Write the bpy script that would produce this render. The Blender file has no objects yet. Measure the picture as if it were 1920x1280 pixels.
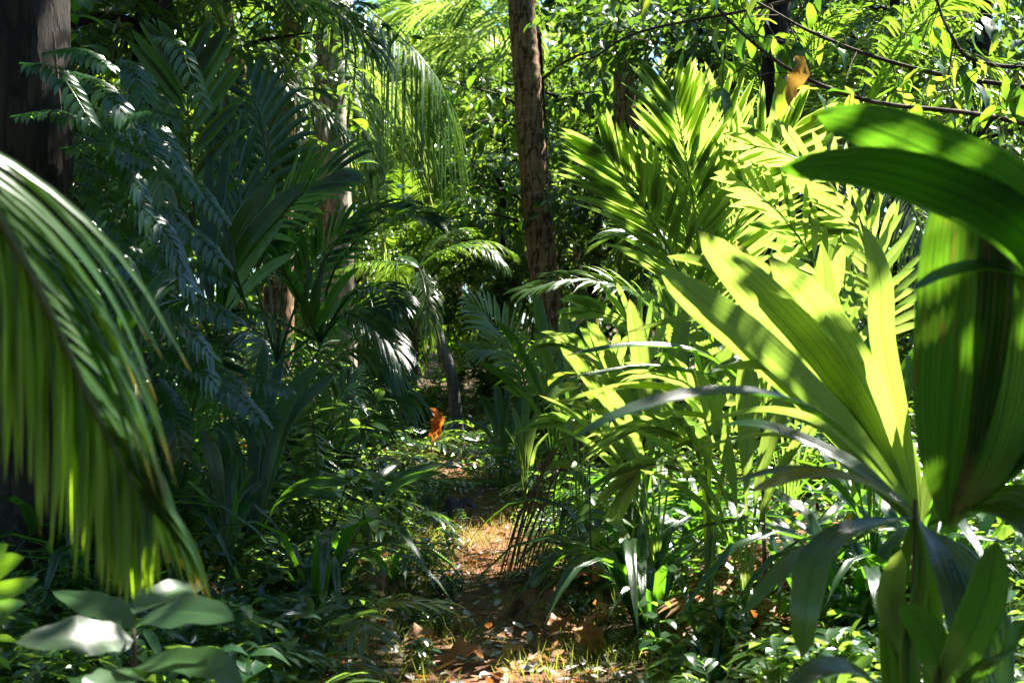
import bpy, math, random
import numpy as np
from mathutils import Vector, Matrix

random.seed(7); RNG = np.random.default_rng(7)
SC = bpy.context.scene
COL = SC.collection
R = math.radians
V = Vector

# ------------------------------------------------------------------ camera, sky, sun, exposure
CAM_H = 1.35
FPX = 2667.0                       # focal length in photo pixels (50 mm on 36 mm)
PITCH = math.atan(40 / FPX)        # horizon at photo row 600
cd = bpy.data.cameras.new('camera'); cam = bpy.data.objects.new('camera', cd); COL.objects.link(cam)
cd.lens = 50.0; cd.sensor_width = 36.0; cd.clip_end = 2000.0; cd.clip_start = 0.05
cam.location = (0, 0, CAM_H); cam.rotation_euler = (math.pi / 2 - PITCH, 0, 0)
cd.dof.use_dof = True; cd.dof.focus_distance = 8.6; cd.dof.aperture_fstop = 5.0
SC.camera = cam

SUN_EL, SUN_AZ = R(54), R(47)      # sun ahead and to the right (azimuth measured from +Y towards +X)
SUN_DIR = V((math.cos(SUN_EL) * math.sin(SUN_AZ), math.cos(SUN_EL) * math.cos(SUN_AZ), math.sin(SUN_EL)))
w = bpy.data.worlds.new('World'); SC.world = w; w.use_nodes = True
nt = w.node_tree
sky = nt.nodes.new('ShaderNodeTexSky'); sky.sky_type = 'NISHITA'; sky.sun_disc = False
sky.dust_density = 0.3; sky.ozone_density = 3.0; sky.sun_elevation = SUN_EL; sky.sun_rotation = SUN_AZ
bg = nt.nodes['Background']; bg.inputs['Strength'].default_value = 0.05
tint = nt.nodes.new('ShaderNodeMix'); tint.data_type = 'RGBA'; tint.blend_type = 'MULTIPLY'; tint.inputs[0].default_value = 1.0
tint.inputs[7].default_value = (.72, .95, 1.18, 1)      # camera set for sunlight: open sky reads blue
nt.links.new(sky.outputs['Color'], tint.inputs[6]); nt.links.new(tint.outputs[2], bg.inputs['Color'])
sl = bpy.data.lights.new('sun', 'SUN'); sl.energy = 5.0; sl.angle = R(0.5); sl.color = (1.0, 0.95, 0.84)
so = bpy.data.objects.new('sun', sl); COL.objects.link(so)
so.rotation_euler = SUN_DIR.to_track_quat('Z', 'Y').to_euler(); so.location = (6, 10, 25)
vs = SC.view_settings
vs.view_transform = 'Standard'; vs.look = 'None'; vs.gamma = 1.0; vs.use_curve_mapping = False
vs.exposure = 2.8
SC.render.engine = 'CYCLES'
cy = SC.cycles
cy.max_bounces = 6; cy.diffuse_bounces = 2; cy.glossy_bounces = 2; cy.transmission_bounces = 3
cy.caustics_reflective = False; cy.caustics_refractive = False
cy.use_denoising = True

# ------------------------------------------------------------------ helpers
CP, SP = math.cos(PITCH), math.sin(PITCH)
def P(px, py, d):
    """photo pixel + depth along +Y -> world point"""
    x = (px - 960) / FPX; z = (640 - py) / FPX
    dy = CP + z * SP; dz = -SP + z * CP
    s = d / dy
    return V((x * s, d, CAM_H + dz * s))
def PP(l): return [P(*p) for p in l]
def ground_z(x, y):
    z = 0.05 * math.sin(x * 0.9 + 1.3) * math.sin(y * 0.7) + 0.03 * math.sin(x * 2.3 + y * 1.7)
    o = abs(x - path_x(y))
    return z * min(1, o / 1.2) + 0.16 * max(0, min(1, (o - 0.35) / 1.4))
_PX = [(0, -0.02), (5.3, -0.05), (8.2, -0.10), (10, -0.22), (12, -0.45), (14.5, -0.85), (18, -2.0), (24, -4.6), (40, -12)]
def path_x(y):
    for (a, xa), (b, xb) in zip(_PX, _PX[1:]):
        if y <= b: return xa + (xb - xa) * max(0, (y - a) / (b - a))
    return _PX[-1][1]

def spline(pts, n):
    pts = [V(p) for p in pts]
    if len(pts) == 2: return [pts[0].lerp(pts[1], i / n) for i in range(n + 1)]
    q = [pts[0] * 2 - pts[1]] + pts + [pts[-1] * 2 - pts[-2]]
    m = len(pts) - 1; out = []
    for i in range(n + 1):
        f = i / n * m; k = min(int(f), m - 1); t = f - k
        a, b, c, d = q[k], q[k + 1], q[k + 2], q[k + 3]
        out.append(0.5 * ((2 * b) + (c - a) * t + (2 * a - 5 * b + 4 * c - d) * t * t + (3 * b - a - 3 * c + d) * t ** 3))
    return out
def tangents(c):
    n = len(c); return [(c[min(i + 1, n - 1)] - c[max(i - 1, 0)]).normalized() for i in range(n)]

class MB:
    def __init__(s): s.v = []; s.f = []; s.uv = []
    def build(s, name, mat, parent=None, origin=None, smooth=True):
        o = origin or (parent.location if parent is not None else V((0, 0, 0)))
        if parent is not None and parent.parent is not None and origin is None: o = o + parent.parent.location
        me = bpy.data.meshes.new(name)
        me.from_pydata([(p[0] - o[0], p[1] - o[1], p[2] - o[2]) for p in s.v], [], s.f)
        if s.uv:
            ul = me.uv_layers.new(name='UVMap')
            idx = np.empty(len(me.loops), dtype=np.int32); me.loops.foreach_get('vertex_index', idx)
            ul.data.foreach_set('uv', np.asarray(s.uv, dtype=np.float32)[idx].ravel())
        if smooth: me.polygons.foreach_set('use_smooth', [True] * len(me.polygons))
        me.materials.append(mat)
        ob = bpy.data.objects.new(name, me); COL.objects.link(ob)
        if parent is not None: ob.parent = parent
        elif origin is not None: ob.location = origin
        return ob

def prof(kind, t):
    if kind == 'strap':  return (min(1, t / 0.12) ** 0.6) * (1 - t ** 3.2) ** 0.9
    if kind == 'lance':  return (t ** 0.55) * ((1 - t) ** 0.75) * 1.93
    if kind == 'broad':  return (max(0, math.sin(math.pi * t ** 0.85)) ** 0.72)
    if kind == 'blade':  return 0.06 + 0.94 * (max(0, t - 0.03) ** 0.8) * ((1 - t) ** 0.65) * 2.18 if t < 1 else 0.0
    if kind == 'petiole': return .10 if t < .28 else max(.10 if t < .9 else 0, .06 + .94 * (max(0, (t - .28) / .72) ** .8) * ((1 - (t - .28) / .72) ** .65) * 2.18) if t < 1 else 0.0
    if kind == 'fan':    return 0.04 + 0.96 * (t ** 0.8) if t < 0.8 else (0.04 + 0.96 * 0.8 ** 0.8) * max(0, (1 - t) / 0.2) ** 0.6
    return 1

def blade(mb, pts, hw, kind='lance', n=6, m=1, fold=0.35, pleats=0, amp=0.0, up=(0, 0, 1), ripple=0.0, rag=0.0):
    c = spline(pts, n); T = tangents(c); U = V(up); b0 = len(mb.v); ph = random.random() * 6.28
    cols = list(range(-m, m + 1))
    cf, sf = math.cos(fold), math.sin(fold)
    for i, (p, t) in enumerate(zip(c, T)):
        S = t.cross(U)
        if S.length < 1e-4: S = t.cross(V((0.3, 1, 0.2)))
        S.normalize(); N = S.cross(t)
        f = i / n; wd = hw * prof(kind, f)
        for j in cols:
            x = j / m
            z = abs(x) * wd * sf
            if pleats: z += amp * wd * (1 if j % 2 else -1)
            if ripple: z += ripple * wd * math.sin(f * 17 + ph + x * 1.3) * abs(x)
            dl = 0.0
            if rag and i > n * 0.75: dl = rag * hw * random.uniform(-1, 1) * (1 if abs(j) % 2 else 0)
            q = p + S * (x * wd * cf) + N * z + t * dl
            mb.v.append((q.x, q.y, q.z)); mb.uv.append((0.5 + 0.5 * x, f))
    k = len(cols)
    for i in range(n):
        for j in range(k - 1):
            a = b0 + i * k + j
            mb.f.append((a, a + 1, a + k + 1, a + k))

def tube(mb, pts, r0, r1, n=8, sides=6, rf=None):
    c = spline(pts, n); T = tangents(c); b0 = len(mb.v)
    ref = V((0.31, 0.2, 0.93)) if abs(T[0].z) < 0.9 else V((1, 0.1, 0))
    for i, (p, t) in enumerate(zip(c, T)):
        S = t.cross(ref).normalized(); N = S.cross(t); f = i / n
        r = r0 + (r1 - r0) * f
        for j in range(sides):
            a = 2 * math.pi * j / sides
            rr = rf(f, a, r) if rf else r
            q = p + S * (math.cos(a) * rr) + N * (math.sin(a) * rr)
            mb.v.append((q.x, q.y, q.z)); mb.uv.append((j / sides, f))
    for i in range(n):
        for j in range(sides):
            a = b0 + i * sides + j; b = b0 + i * sides + (j + 1) % sides
            mb.f.append((a, b, b + sides, a + sides))
    mb.f.append(tuple(b0 + n * sides + j for j in range(sides)))

G = V((0, 0, -1))
def frond(mb, pts, n=30, L=0.5, hw=0.018, a0=65, a1=18, droop=0.3, up=(0, 0, 1), lift=0.15, t0=0.12, stalk=0.012, segs=4,
          kind='strap', jit=0.12, lmin=0.25, fold=0.3, sides=(-1, 1), each=None, gap=0.0, m=1):
    """feather leaf: midrib tube and two rows of leaflets; each(mb) is called for single leaflets instead of joining them"""
    K = 60
    c = spline(pts, K); T = tangents(c); U = V(up)
    tube(mb, pts, stalk, stalk * 0.25, n=10, sides=5)
    for i in range(n):
        f = t0 + (1 - t0) * (i + 0.5) / n
        for sd in sides:
            if gap and random.random() < gap: continue
            k = min(K, max(0, int(f * K + random.uniform(-.3, .3))))
            t = T[k]; S = t.cross(U)
            if S.length < 1e-3: S = V((1, 0, 0))
            S.normalize(); N = S.cross(t)
            ang = R(a0 + (a1 - a0) * f ** 1.3 + random.uniform(-6, 6))
            q = (f - t0) / (1 - t0)
            ln = L * (lmin + (1 - lmin) * math.sin(math.pi * (0.12 + 0.80 * q)) ** 0.8) * random.uniform(1 - jit, 1 + jit * .5)
            d = (t * math.cos(ang) + S * (sd * math.sin(ang)) + N * (lift + random.uniform(-.06, .06))).normalized()
            dr = droop * random.uniform(0.7, 1.3)
            p0 = c[k]
            lp = [p0, p0 + d * ln * .35 + G * dr * ln * .08, p0 + d * ln * .7 + G * dr * ln * .42, p0 + d * ln * .97 + G * dr * ln * 1.0]
            mm = mb if each is None else MB()
            blade(mm, lp, hw * random.uniform(.85, 1.1), kind, n=segs, m=m, fold=fold, up=(N.x, N.y, N.z))
            if each: each(mm, p0)

# ------------------------------------------------------------------ materials
def new_mat(name):
    m = bpy.data.materials.new(name); m.use_nodes = True
    t = m.node_tree; t.nodes.clear()
    return m, t, t.nodes, t.links
def mixc(N, L, fac, a, b, mode='MIX'):
    n = N.new('ShaderNodeMix'); n.data_type = 'RGBA'; n.blend_type = mode
    for s, v in ((0, fac), (6, a), (7, b)):
        if isinstance(v, (int, float)): n.inputs[s].default_value = v
        elif isinstance(v, tuple): n.inputs[s].default_value = (*v, 1)
        else: L.new(v, n.inputs[s])
    return n.outputs[2]
def math_n(N, L, op, a, b=None, c=None, clamp=False):
    n = N.new('ShaderNodeMath'); n.operation = op; n.use_clamp = clamp
    for i, v in enumerate((a, b, c)):
        if v is None: continue
        if isinstance(v, (int, float)): n.inputs[i].default_value = v
        else: L.new(v, n.inputs[i])
    return n.outputs[0]
def ramp(N, L, fac, stops):
    n = N.new('ShaderNodeValToRGB'); L.new(fac, n.inputs[0])
    e = n.color_ramp.elements
    while len(e) < len(stops): e.new(0.5)
    for k, (p, c) in zip(e, stops): k.position = p; k.color = (*c, 1) if isinstance(c, tuple) else (c, c, c, 1)
    return n.outputs[0]

def leaf_mat(name, a, b, ta, tb, rough=0.34, tmix=0.5, veins=0, tip=None, spots=None, spec=0.5, rib=True):
    """a,b reflected colours; ta,tb transmitted colours (blended per leaf); tip = (colour, start); spots = colour of dead patches"""
    m, t, N, L = new_mat(name)
    geo = N.new('ShaderNodeNewGeometry'); oi = N.new('ShaderNodeObjectInfo'); uv = N.new('ShaderNodeUVMap')
    sep = N.new('ShaderNodeSeparateXYZ'); L.new(uv.outputs[0], sep.inputs[0])
    tc = N.new('ShaderNodeTexCoord')
    r = math_n(N, L, 'ADD', math_n(N, L, 'MULTIPLY', geo.outputs['Random Per Island'], 0.6), math_n(N, L, 'MULTIPLY', oi.outputs['Random'], 0.4))
    no = N.new('ShaderNodeTexNoise'); no.inputs['Scale'].default_value = 9; no.inputs['Detail'].default_value = 3
    L.new(tc.outputs['Object'], no.inputs['Vector'])
    r2 = math_n(N, L, 'ADD', math_n(N, L, 'MULTIPLY', r, 0.75), math_n(N, L, 'MULTIPLY', no.outputs['Fac'], 0.3), clamp=True)
    ca = mixc(N, L, r2, a, b); ct = mixc(N, L, r2, ta, tb)
    au = math_n(N, L, 'ABSOLUTE', math_n(N, L, 'SUBTRACT', sep.outputs[0], 0.5))
    if veins:
        wv = math_n(N, L, 'SINE', math_n(N, L, 'MULTIPLY', sep.outputs[0], veins * 6.283))
        wv = math_n(N, L, 'MULTIPLY_ADD', wv, 0.5, 0.5)
        ct = mixc(N, L, math_n(N, L, 'MULTIPLY', math_n(N, L, 'POWER', wv, 5.0), 0.5), ct, tuple(x * 0.35 for x in ta))
        ca = mixc(N, L, math_n(N, L, 'MULTIPLY', wv, 0.35), ca, tuple(x * 0.5 for x in a))
    if rib:
        rb = math_n(N, L, 'LESS_THAN', au, 0.03)
        ct = mixc(N, L, math_n(N, L, 'MULTIPLY', rb, 0.5), ct, tuple(x * 0.4 for x in ta))
        ca = mixc(N, L, math_n(N, L, 'MULTIPLY', rb, 0.5), ca, tuple(min(1, x * 1.8) for x in b))
    if tip:
        tt = math_n(N, L, 'ADD', sep.outputs[1], math_n(N, L, 'MULTIPLY', math_n(N, L, 'SUBTRACT', r, 0.5), 0.45))
        k = N.new('ShaderNodeMapRange'); k.inputs[1].default_value = tip[1]; k.inputs[2].default_value = tip[1] + 0.12; L.new(tt, k.inputs[0])
        ca = mixc(N, L, k.outputs[0], ca, tip[0]); ct = mixc(N, L, k.outputs[0], ct, tuple(min(1, x * 1.5) for x in tip[0]))
    if spots:
        n2 = N.new('ShaderNodeTexNoise'); n2.inputs['Scale'].default_value = 7; n2.inputs['Detail'].default_value = 6; n2.inputs['Roughness'].default_value = .7
        cb = N.new('ShaderNodeCombineXYZ'); L.new(math_n(N, L, 'MULTIPLY', sep.outputs[0], 2.6), cb.inputs[0]); L.new(math_n(N, L, 'MULTIPLY', sep.outputs[1], .7), cb.inputs[1]); L.new(math_n(N, L, 'MULTIPLY', r, 9.0), cb.inputs[2])
        L.new(cb.outputs[0], n2.inputs['Vector'])
        k = ramp(N, L, n2.outputs['Fac'], [(spots[1], 0.0), (spots[1] + .07, 1.0)])
        ca = mixc(N, L, k, ca, spots[0]); ct = mixc(N, L, k, ct, tuple(x * 1.2 for x in spots[0]))
    pb = N.new('ShaderNodeBsdfPrincipled'); L.new(ca, pb.inputs['Base Color'])
    rr = math_n(N, L, 'MULTIPLY_ADD', no.outputs['Fac'], 0.3, rough - 0.15); L.new(rr, pb.inputs['Roughness'])
    pb.inputs['Specular IOR Level'].default_value = spec
    if veins:
        bp = N.new('ShaderNodeBump'); bp.inputs['Strength'].default_value = 0.35; bp.inputs['Distance'].default_value = 0.004
        L.new(wv, bp.inputs['Height']); L.new(bp.outputs[0], pb.inputs['Normal'])
    tr = N.new('ShaderNodeBsdfTranslucent'); L.new(ct, tr.inputs['Color'])
    mx = N.new('ShaderNodeMixShader'); mx.inputs[0].default_value = tmix
    L.new(pb.outputs[0], mx.inputs[1]); L.new(tr.outputs[0], mx.inputs[2])
    out = N.new('ShaderNodeOutputMaterial'); L.new(mx.outputs[0], out.inputs[0])
    return m

M = {}
M['coco'] = leaf_mat('coconut_leaf', (.020, .058, .016), (.038, .085, .020), (.15, .33, .015), (.32, .48, .04), rough=.28, spec=.7)
M['coco_tip'] = leaf_mat('yellow_tipped_leaf', (.022, .060, .022), (.040, .085, .028), (.15, .36, .010), (.26, .46, .015), rough=.30, spec=.6, tip=((.42, .29, .03), .93))
M['coco_hang'] = leaf_mat('hanging_leaflet', (.035, .080, .025), (.060, .110, .030), (.26, .50, .010), (.46, .64, .02), rough=.33, tmix=.66, tip=((.50, .30, .03), 1.02))  # brighter copy for the backlit row, glow of sun put into colour
M['pleat'] = leaf_mat('pleated_leaf', (.012, .042, .016), (.022, .062, .02), (.07, .24, .010), (.18, .40, .014), rough=.25, veins=13, spec=.85, tip=((.22, .15, .04), 1.04))  # shaded copy, colours darkened for plants out of the sun
M['pleat_sun'] = leaf_mat('sunlit_pleated_leaf', (.05, .10, .02), (.085, .14, .03), (.17, .37, .02), (.48, .60, .10), rough=.30, veins=14, spots=((.26, .15, .04), .63), tip=((.30, .19, .05), 1.0))  # sunlit copy of pleat, brightness put into its colours
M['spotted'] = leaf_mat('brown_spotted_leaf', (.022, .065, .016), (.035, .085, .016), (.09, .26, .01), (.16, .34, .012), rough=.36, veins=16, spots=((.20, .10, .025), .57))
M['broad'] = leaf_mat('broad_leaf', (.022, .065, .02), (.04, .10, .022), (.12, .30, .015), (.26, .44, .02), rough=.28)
M['broad_sun'] = leaf_mat('sunlit_broad_leaf', (.04, .095, .018), (.07, .125, .025), (.30, .46, .02), (.46, .58, .05), rough=.30)  # broad leaf recoloured brighter to read as standing in sun
M['fern'] = leaf_mat('fern_leaf', (.011, .040, .016), (.022, .06, .02), (.10, .30, .01), (.20, .42, .02), rough=.24, spec=.9)
M['small'] = leaf_mat('seedling_leaf', (.010, .036, .018), (.026, .068, .022), (.10, .26, .015), (.32, .48, .05), rough=.22, spec=.8)
M['glossy'] = leaf_mat('waxy_leaf', (.015, .045, .018), (.03, .07, .02), (.08, .22, .012), (.14, .30, .02), rough=.40, spec=.5, tmix=.35)
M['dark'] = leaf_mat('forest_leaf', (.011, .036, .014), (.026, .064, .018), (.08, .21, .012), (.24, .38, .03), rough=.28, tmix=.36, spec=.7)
M['canopy'] = leaf_mat('shading_canopy_leaf', (.014, .042, .014), (.03, .07, .018), (.08, .20, .012), (.16, .30, .02), rough=.34, tmix=.22)  # translucency cut so the overhead crowns throw deeper shade
M['dead'] = leaf_mat('dead_leaf', (.16, .075, .03), (.30, .15, .06), (.30, .10, .02), (.45, .18, .04), rough=.6, tmix=.3, spec=.25)
M['orange'] = leaf_mat('orange_dead_leaf', (.26, .075, .018), (.34, .14, .035), (.45, .11, .012), (.52, .20, .03), rough=.5, tmix=.4, spec=.3)
M['yellow'] = leaf_mat('yellow_dying_leaf', (.28, .20, .04), (.30, .15, .04), (.38, .26, .03), (.38, .18, .04), rough=.5, tmix=.4, spec=.3)
M['purple'] = leaf_mat('dark_purple_dead_leaf', (.04, .030, .042), (.06, .042, .05), (.05, .03, .03), (.06, .03, .03), rough=.75, tmix=.1, spec=.15)
M['grey_dead'] = leaf_mat('grey_dead_leaf', (.28, .25, .24), (.40, .36, .33), (.2, .15, .1), (.2, .15, .1), rough=.55, tmix=.15, spec=.4)
M['brown_frond'] = leaf_mat('brown_frond', (.07, .04, .018), (.12, .07, .03), (.14, .06, .02), (.18, .08, .02), rough=.6, tmix=.25, spec=.2)
M['drygrass'] = leaf_mat('dry_grass', (.17, .09, .03), (.24, .14, .04), (.32, .17, .04), (.40, .27, .05), rough=.6, tmix=.4, spec=.2, rib=False)
M['grass'] = leaf_mat('green_grass', (.06, .10, .02), (.14, .14, .03), (.22, .36, .03), (.42, .42, .05), rough=.5, tmix=.45, spec=.3, rib=False)

def bark_mat(name, c0, c1, c2, rings=0, crack=.5):
    m, t, N, L = new_mat(name)
    tc = N.new('ShaderNodeTexCoord'); mp = N.new('ShaderNodeMapping'); mp.inputs['Scale'].default_value = (9, 9, 1.6)
    L.new(tc.outputs['Object'], mp.inputs[0])
    n1 = N.new('ShaderNodeTexNoise'); n1.inputs['Scale'].default_value = 1.2; n1.inputs['Detail'].default_value = 8; n1.inputs['Roughness'].default_value = .65
    L.new(mp.outputs[0], n1.inputs['Vector'])
    col = ramp(N, L, n1.outputs['Fac'], [(.3, c0), (.52, c1), (.72, c2)])
    n2 = N.new('ShaderNodeTexVoronoi'); n2.feature = 'DISTANCE_TO_EDGE'; n2.inputs['Scale'].default_value = 2.2
    mp2 = N.new('ShaderNodeMapping'); mp2.inputs['Scale'].default_value = (5, 5, 1.1); L.new(tc.outputs['Object'], mp2.inputs[0])
    wob = N.new('ShaderNodeVectorMath'); wob.operation = 'ADD'; L.new(mp2.outputs[0], wob.inputs[0])
    sc = N.new('ShaderNodeVectorMath'); sc.operation = 'SCALE'; sc.inputs[3].default_value = .8; L.new(n1.outputs['Color'], sc.inputs[0]); L.new(sc.outputs[0], wob.inputs[1])
    L.new(wob.outputs[0], n2.inputs['Vector'])
    ck = ramp(N, L, n2.outputs['Distance'], [(.0, 1.0), (.035, .9), (.09, 0.0)])
    col = mixc(N, L, math_n(N, L, 'MULTIPLY', ck, crack), col, tuple(x * .18 for x in c0))
    h = math_n(N, L, 'SUBTRACT', n1.outputs['Fac'], math_n(N, L, 'MULTIPLY', ck, .8))
    if rings:
        uv = N.new('ShaderNodeUVMap'); sep = N.new('ShaderNodeSeparateXYZ'); L.new(uv.outputs[0], sep.inputs[0])
        y = math_n(N, L, 'MULTIPLY_ADD', sep.outputs[1], rings, math_n(N, L, 'MULTIPLY', n1.outputs['Fac'], .35))
        fr = math_n(N, L, 'FRACT', y)
        rg = ramp(N, L, fr, [(.0, 1.0), (.10, 1.0), (.16, 0.0)])
        col = mixc(N, L, math_n(N, L, 'MULTIPLY', math_n(N, L, 'MULTIPLY', rg, n1.outputs['Fac']), .40), col, tuple(min(1, x * 1.5) for x in c2))
    bp = N.new('ShaderNodeBump'); bp.inputs['Strength'].default_value = .7; bp.inputs['Distance'].default_value = .02
    L.new(h, bp.inputs['Height'])
    pb = N.new('ShaderNodeBsdfPrincipled'); L.new(col, pb.inputs['Base Color']); pb.inputs['Roughness'].default_value = .85
    pb.inputs['Specular IOR Level'].default_value = .2; L.new(bp.outputs[0], pb.inputs['Normal'])
    out = N.new('ShaderNodeOutputMaterial'); L.new(pb.outputs[0], out.inputs[0])
    return m
M['palmbark'] = bark_mat('palm_bark', (.12, .070, .036), (.23, .14, .075), (.33, .22, .13), rings=46, crack=.9)
M['palebark'] = bark_mat('pale_palm_bark', (.20, .15, .11), (.32, .26, .20), (.44, .37, .30), rings=46, crack=.6)
M['greybark'] = bark_mat('grey_palm_bark', (.06, .05, .05), (.11, .095, .095), (.18, .16, .16), rings=40, crack=.3)
M['darkbark'] = bark_mat('dark_bark', (.012, .009, .007), (.024, .018, .013), (.045, .034, .025))
M['twig'] = bark_mat('twig_bark', (.035, .022, .016), (.06, .04, .028), (.10, .07, .05), crack=.2)
M['stem'] = leaf_mat('green_stem', (.04, .07, .02), (.07, .10, .03), (.05, .08, .02), (.08, .10, .02), tmix=.1, rib=False)
M['husk'] = bark_mat('coconut_husk', (.10, .055, .03), (.19, .10, .055), (.28, .17, .10))

def soil_mat(name, path):
    m, t, N, L = new_mat(name)
    tc = N.new('ShaderNodeTexCoord')
    def noise(s, d=8, r=.6):
        n = N.new('ShaderNodeTexNoise'); n.inputs['Scale'].default_value = s; n.inputs['Detail'].default_value = d; n.inputs['Roughness'].default_value = r
        L.new(tc.outputs['Object'], n.inputs['Vector']); return n.outputs['Fac']
    a, b, c = noise(1.1), noise(14), noise(70, 4)
    if path: col = ramp(N, L, b, [(.28, (.085, .030, .014)), (.5, (.14, .050, .024)), (.66, (.19, .08, .042)), (.8, (.27, .17, .12))])
    else: col = ramp(N, L, b, [(.3, (.022, .014, .009)), (.5, (.06, .035, .02)), (.7, (.12, .065, .035))])
    col = mixc(N, L, ramp(N, L, c, [(.5, 0.0), (.75, .7)]), col, (.34, .24, .17) if path else (.16, .09, .05))
    col = mixc(N, L, ramp(N, L, a, [(.4, 0.0), (.65, .6)]), col, (.10, .075, .03) if path else (.03, .035, .012))
    pb = N.new('ShaderNodeBsdfPrincipled'); L.new(col, pb.inputs['Base Color']); pb.inputs['Roughness'].default_value = .9
    pb.inputs['Specular IOR Level'].default_value = .15
    bp = N.new('ShaderNodeBump'); bp.inputs['Strength'].default_value = .9; bp.inputs['Distance'].default_value = .03
    L.new(math_n(N, L, 'ADD', b, math_n(N, L, 'MULTIPLY', c, .4)), bp.inputs['Height']); L.new(bp.outputs[0], pb.inputs['Normal'])
    out = N.new('ShaderNodeOutputMaterial'); L.new(pb.outputs[0], out.inputs[0])
    return m
M['soil'] = soil_mat('forest_soil', False); M['pathsoil'] = soil_mat('trodden_red_soil', True)

# ------------------------------------------------------------------ tagging
def tag(o, label=None, cat=None, group=None, kind=None):
    if label: o['label'] = label
    if cat: o['category'] = cat
    if group: o['group'] = group
    if kind: o['kind'] = kind
    return o
def thing(name, label, cat, loc=(0, 0, 0), group=None):
    o = bpy.data.objects.new(name, None); COL.objects.link(o); o.location = loc; o.empty_display_size = .1
    return tag(o, label, cat, group)
def kids(o): return [c for c in bpy.data.objects if c.parent is o]
_kids = {}
def copy_tree(o, loc, rz=0, s=1.0, label=None, group=None):
    c = o.copy(); COL.objects.link(c); c.location = loc; c.rotation_euler = (0, 0, rz); c.scale = (s, s, s)
    if label: c['label'] = label
    if group: c['group'] = group
    if o not in _kids: _kids[o] = [(k, kids(k)) for k in kids(o)]
    for k, gs in _kids[o]:
        d = k.copy(); COL.objects.link(d); d.parent = c
        for g in gs:
            e = g.copy(); COL.objects.link(e); e.parent = d
    return c
def leaf(root, pts, hw, mat='pleat', kind='blade', n=10, m=6, pleats=1, amp=.12, fold=.28, up=(0, 0, 1), name='leaf', ripple=0, rag=0):
    mb = MB(); blade(mb, pts, hw, kind, n, m, fold, pleats, amp, up, ripple, rag)
    return mb.build(name, M[mat], root)
def bifid(mb, pts, hw, split=.45, up=(0, 0, 1), spread=.5, m=4, n=10, amp=.13):
    """pleated young palm leaf that forks into two pointed halves"""
    c = spline(pts, n); T = tangents(c); U = V(up); ln = sum((c[i + 1] - c[i]).length for i in range(n))
    tube(mb, [c[0], c[n // 2]], hw * .09, hw * .04, n=4, sides=5)
    for sd in (-1, 1):
        q = []
        for i, (p, t) in enumerate(zip(c, T)):
            f = i / n; S = t.cross(U)
            if S.length < 1e-4: S = V((1, 0, 0))
            S.normalize()
            o = hw * .48 * min(1, f / .4) + spread * ln * .5 * max(0, f - split) ** 1.3
            q.append(p + S * sd * o)
        blade(mb, q, hw * .55, 'blade', n, m, .12, 1, amp, up)

# ------------------------------------------------------------------ ground and path
mb = MB()
def grid(mb, xs, ys, zf, dz=0):
    b = len(mb.v)
    for y in ys:
        for x in xs: mb.v.append((x, y, zf(x, y) + dz)); mb.uv.append((x, y))
    k = len(xs)
    for j in range(len(ys) - 1):
        for i in range(k - 1): a = b + j * k + i; mb.f.append((a, a + 1, a + k + 1, a + k))
xs = [-400, -150, -60, -30, -18] + [-12 + .3 * i for i in range(81)] + [18, 30, 60, 150, 400]
ys = [-200, -50, -10, -2] + [.3 * i for i in range(90)] + [30, 36, 45, 60, 90, 150, 400]
grid(mb, xs, ys, ground_z)
tag(mb.build('ground', M['soil']), 'dark forest soil under the undergrowth', kind='structure')
mb = MB()
for i in range(150):
    y = 1 + i * .16; cx = path_x(y); hw = max(.22, .40 - .055 * max(0, y - 5.6)) + .05 * math.sin(y * 2.1) + .04 * math.sin(y * 5.3)
    if y > 11: hw *= max(.4, 1 - (y - 11) * .05)
    for j in range(13):
        x = cx + hw * (j - 6) / 6 * (1 + .12 * math.sin(y * 9 + j))
        mb.v.append((x, y, ground_z(x, y) + .006 + .012 * math.sin(x * 17 + y * 5) * math.sin(y * 11) * (1 - abs(j - 6) / 6) + (.012 if 0 < j < 12 else 0))); mb.uv.append((x, y))
for i in range(149):
    for j in range(12): a = i * 13 + j; mb.f.append((a, a + 1, a + 14, a + 13))
tag(mb.build('path', M['pathsoil']), 'trodden red earth footpath through the jungle', kind='structure')

# ------------------------------------------------------------------ fast leaf clouds
def np_mesh(name, v, f_quads, f_tris, uv, mat, parent=None, loc=None):
    me = bpy.data.meshes.new(name)
    nq, n3 = len(f_quads), len(f_tris)
    me.vertices.add(len(v)); me.vertices.foreach_set('co', np.asarray(v, np.float32).ravel())
    loops = np.concatenate([f_quads.ravel(), f_tris.ravel()]).astype(np.int32)
    me.loops.add(len(loops)); me.loops.foreach_set('vertex_index', loops)
    me.polygons.add(nq + n3)
    st = np.concatenate([np.arange(nq) * 4, nq * 4 + np.arange(n3) * 3]).astype(np.int32)
    me.polygons.foreach_set('loop_start', st)
    me.update(calc_edges=True)
    ul = me.uv_layers.new(name='UVMap'); ul.data.foreach_set('uv', np.asarray(uv, np.float32)[loops].ravel())
    me.polygons.foreach_set('use_smooth', np.ones(nq + n3, bool))
    me.materials.append(mat); me.validate()
    ob = bpy.data.objects.new(name, me); COL.objects.link(ob)
    if parent is not None: ob.parent = parent
    if loc is not None: ob.location = loc
    return ob
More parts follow.
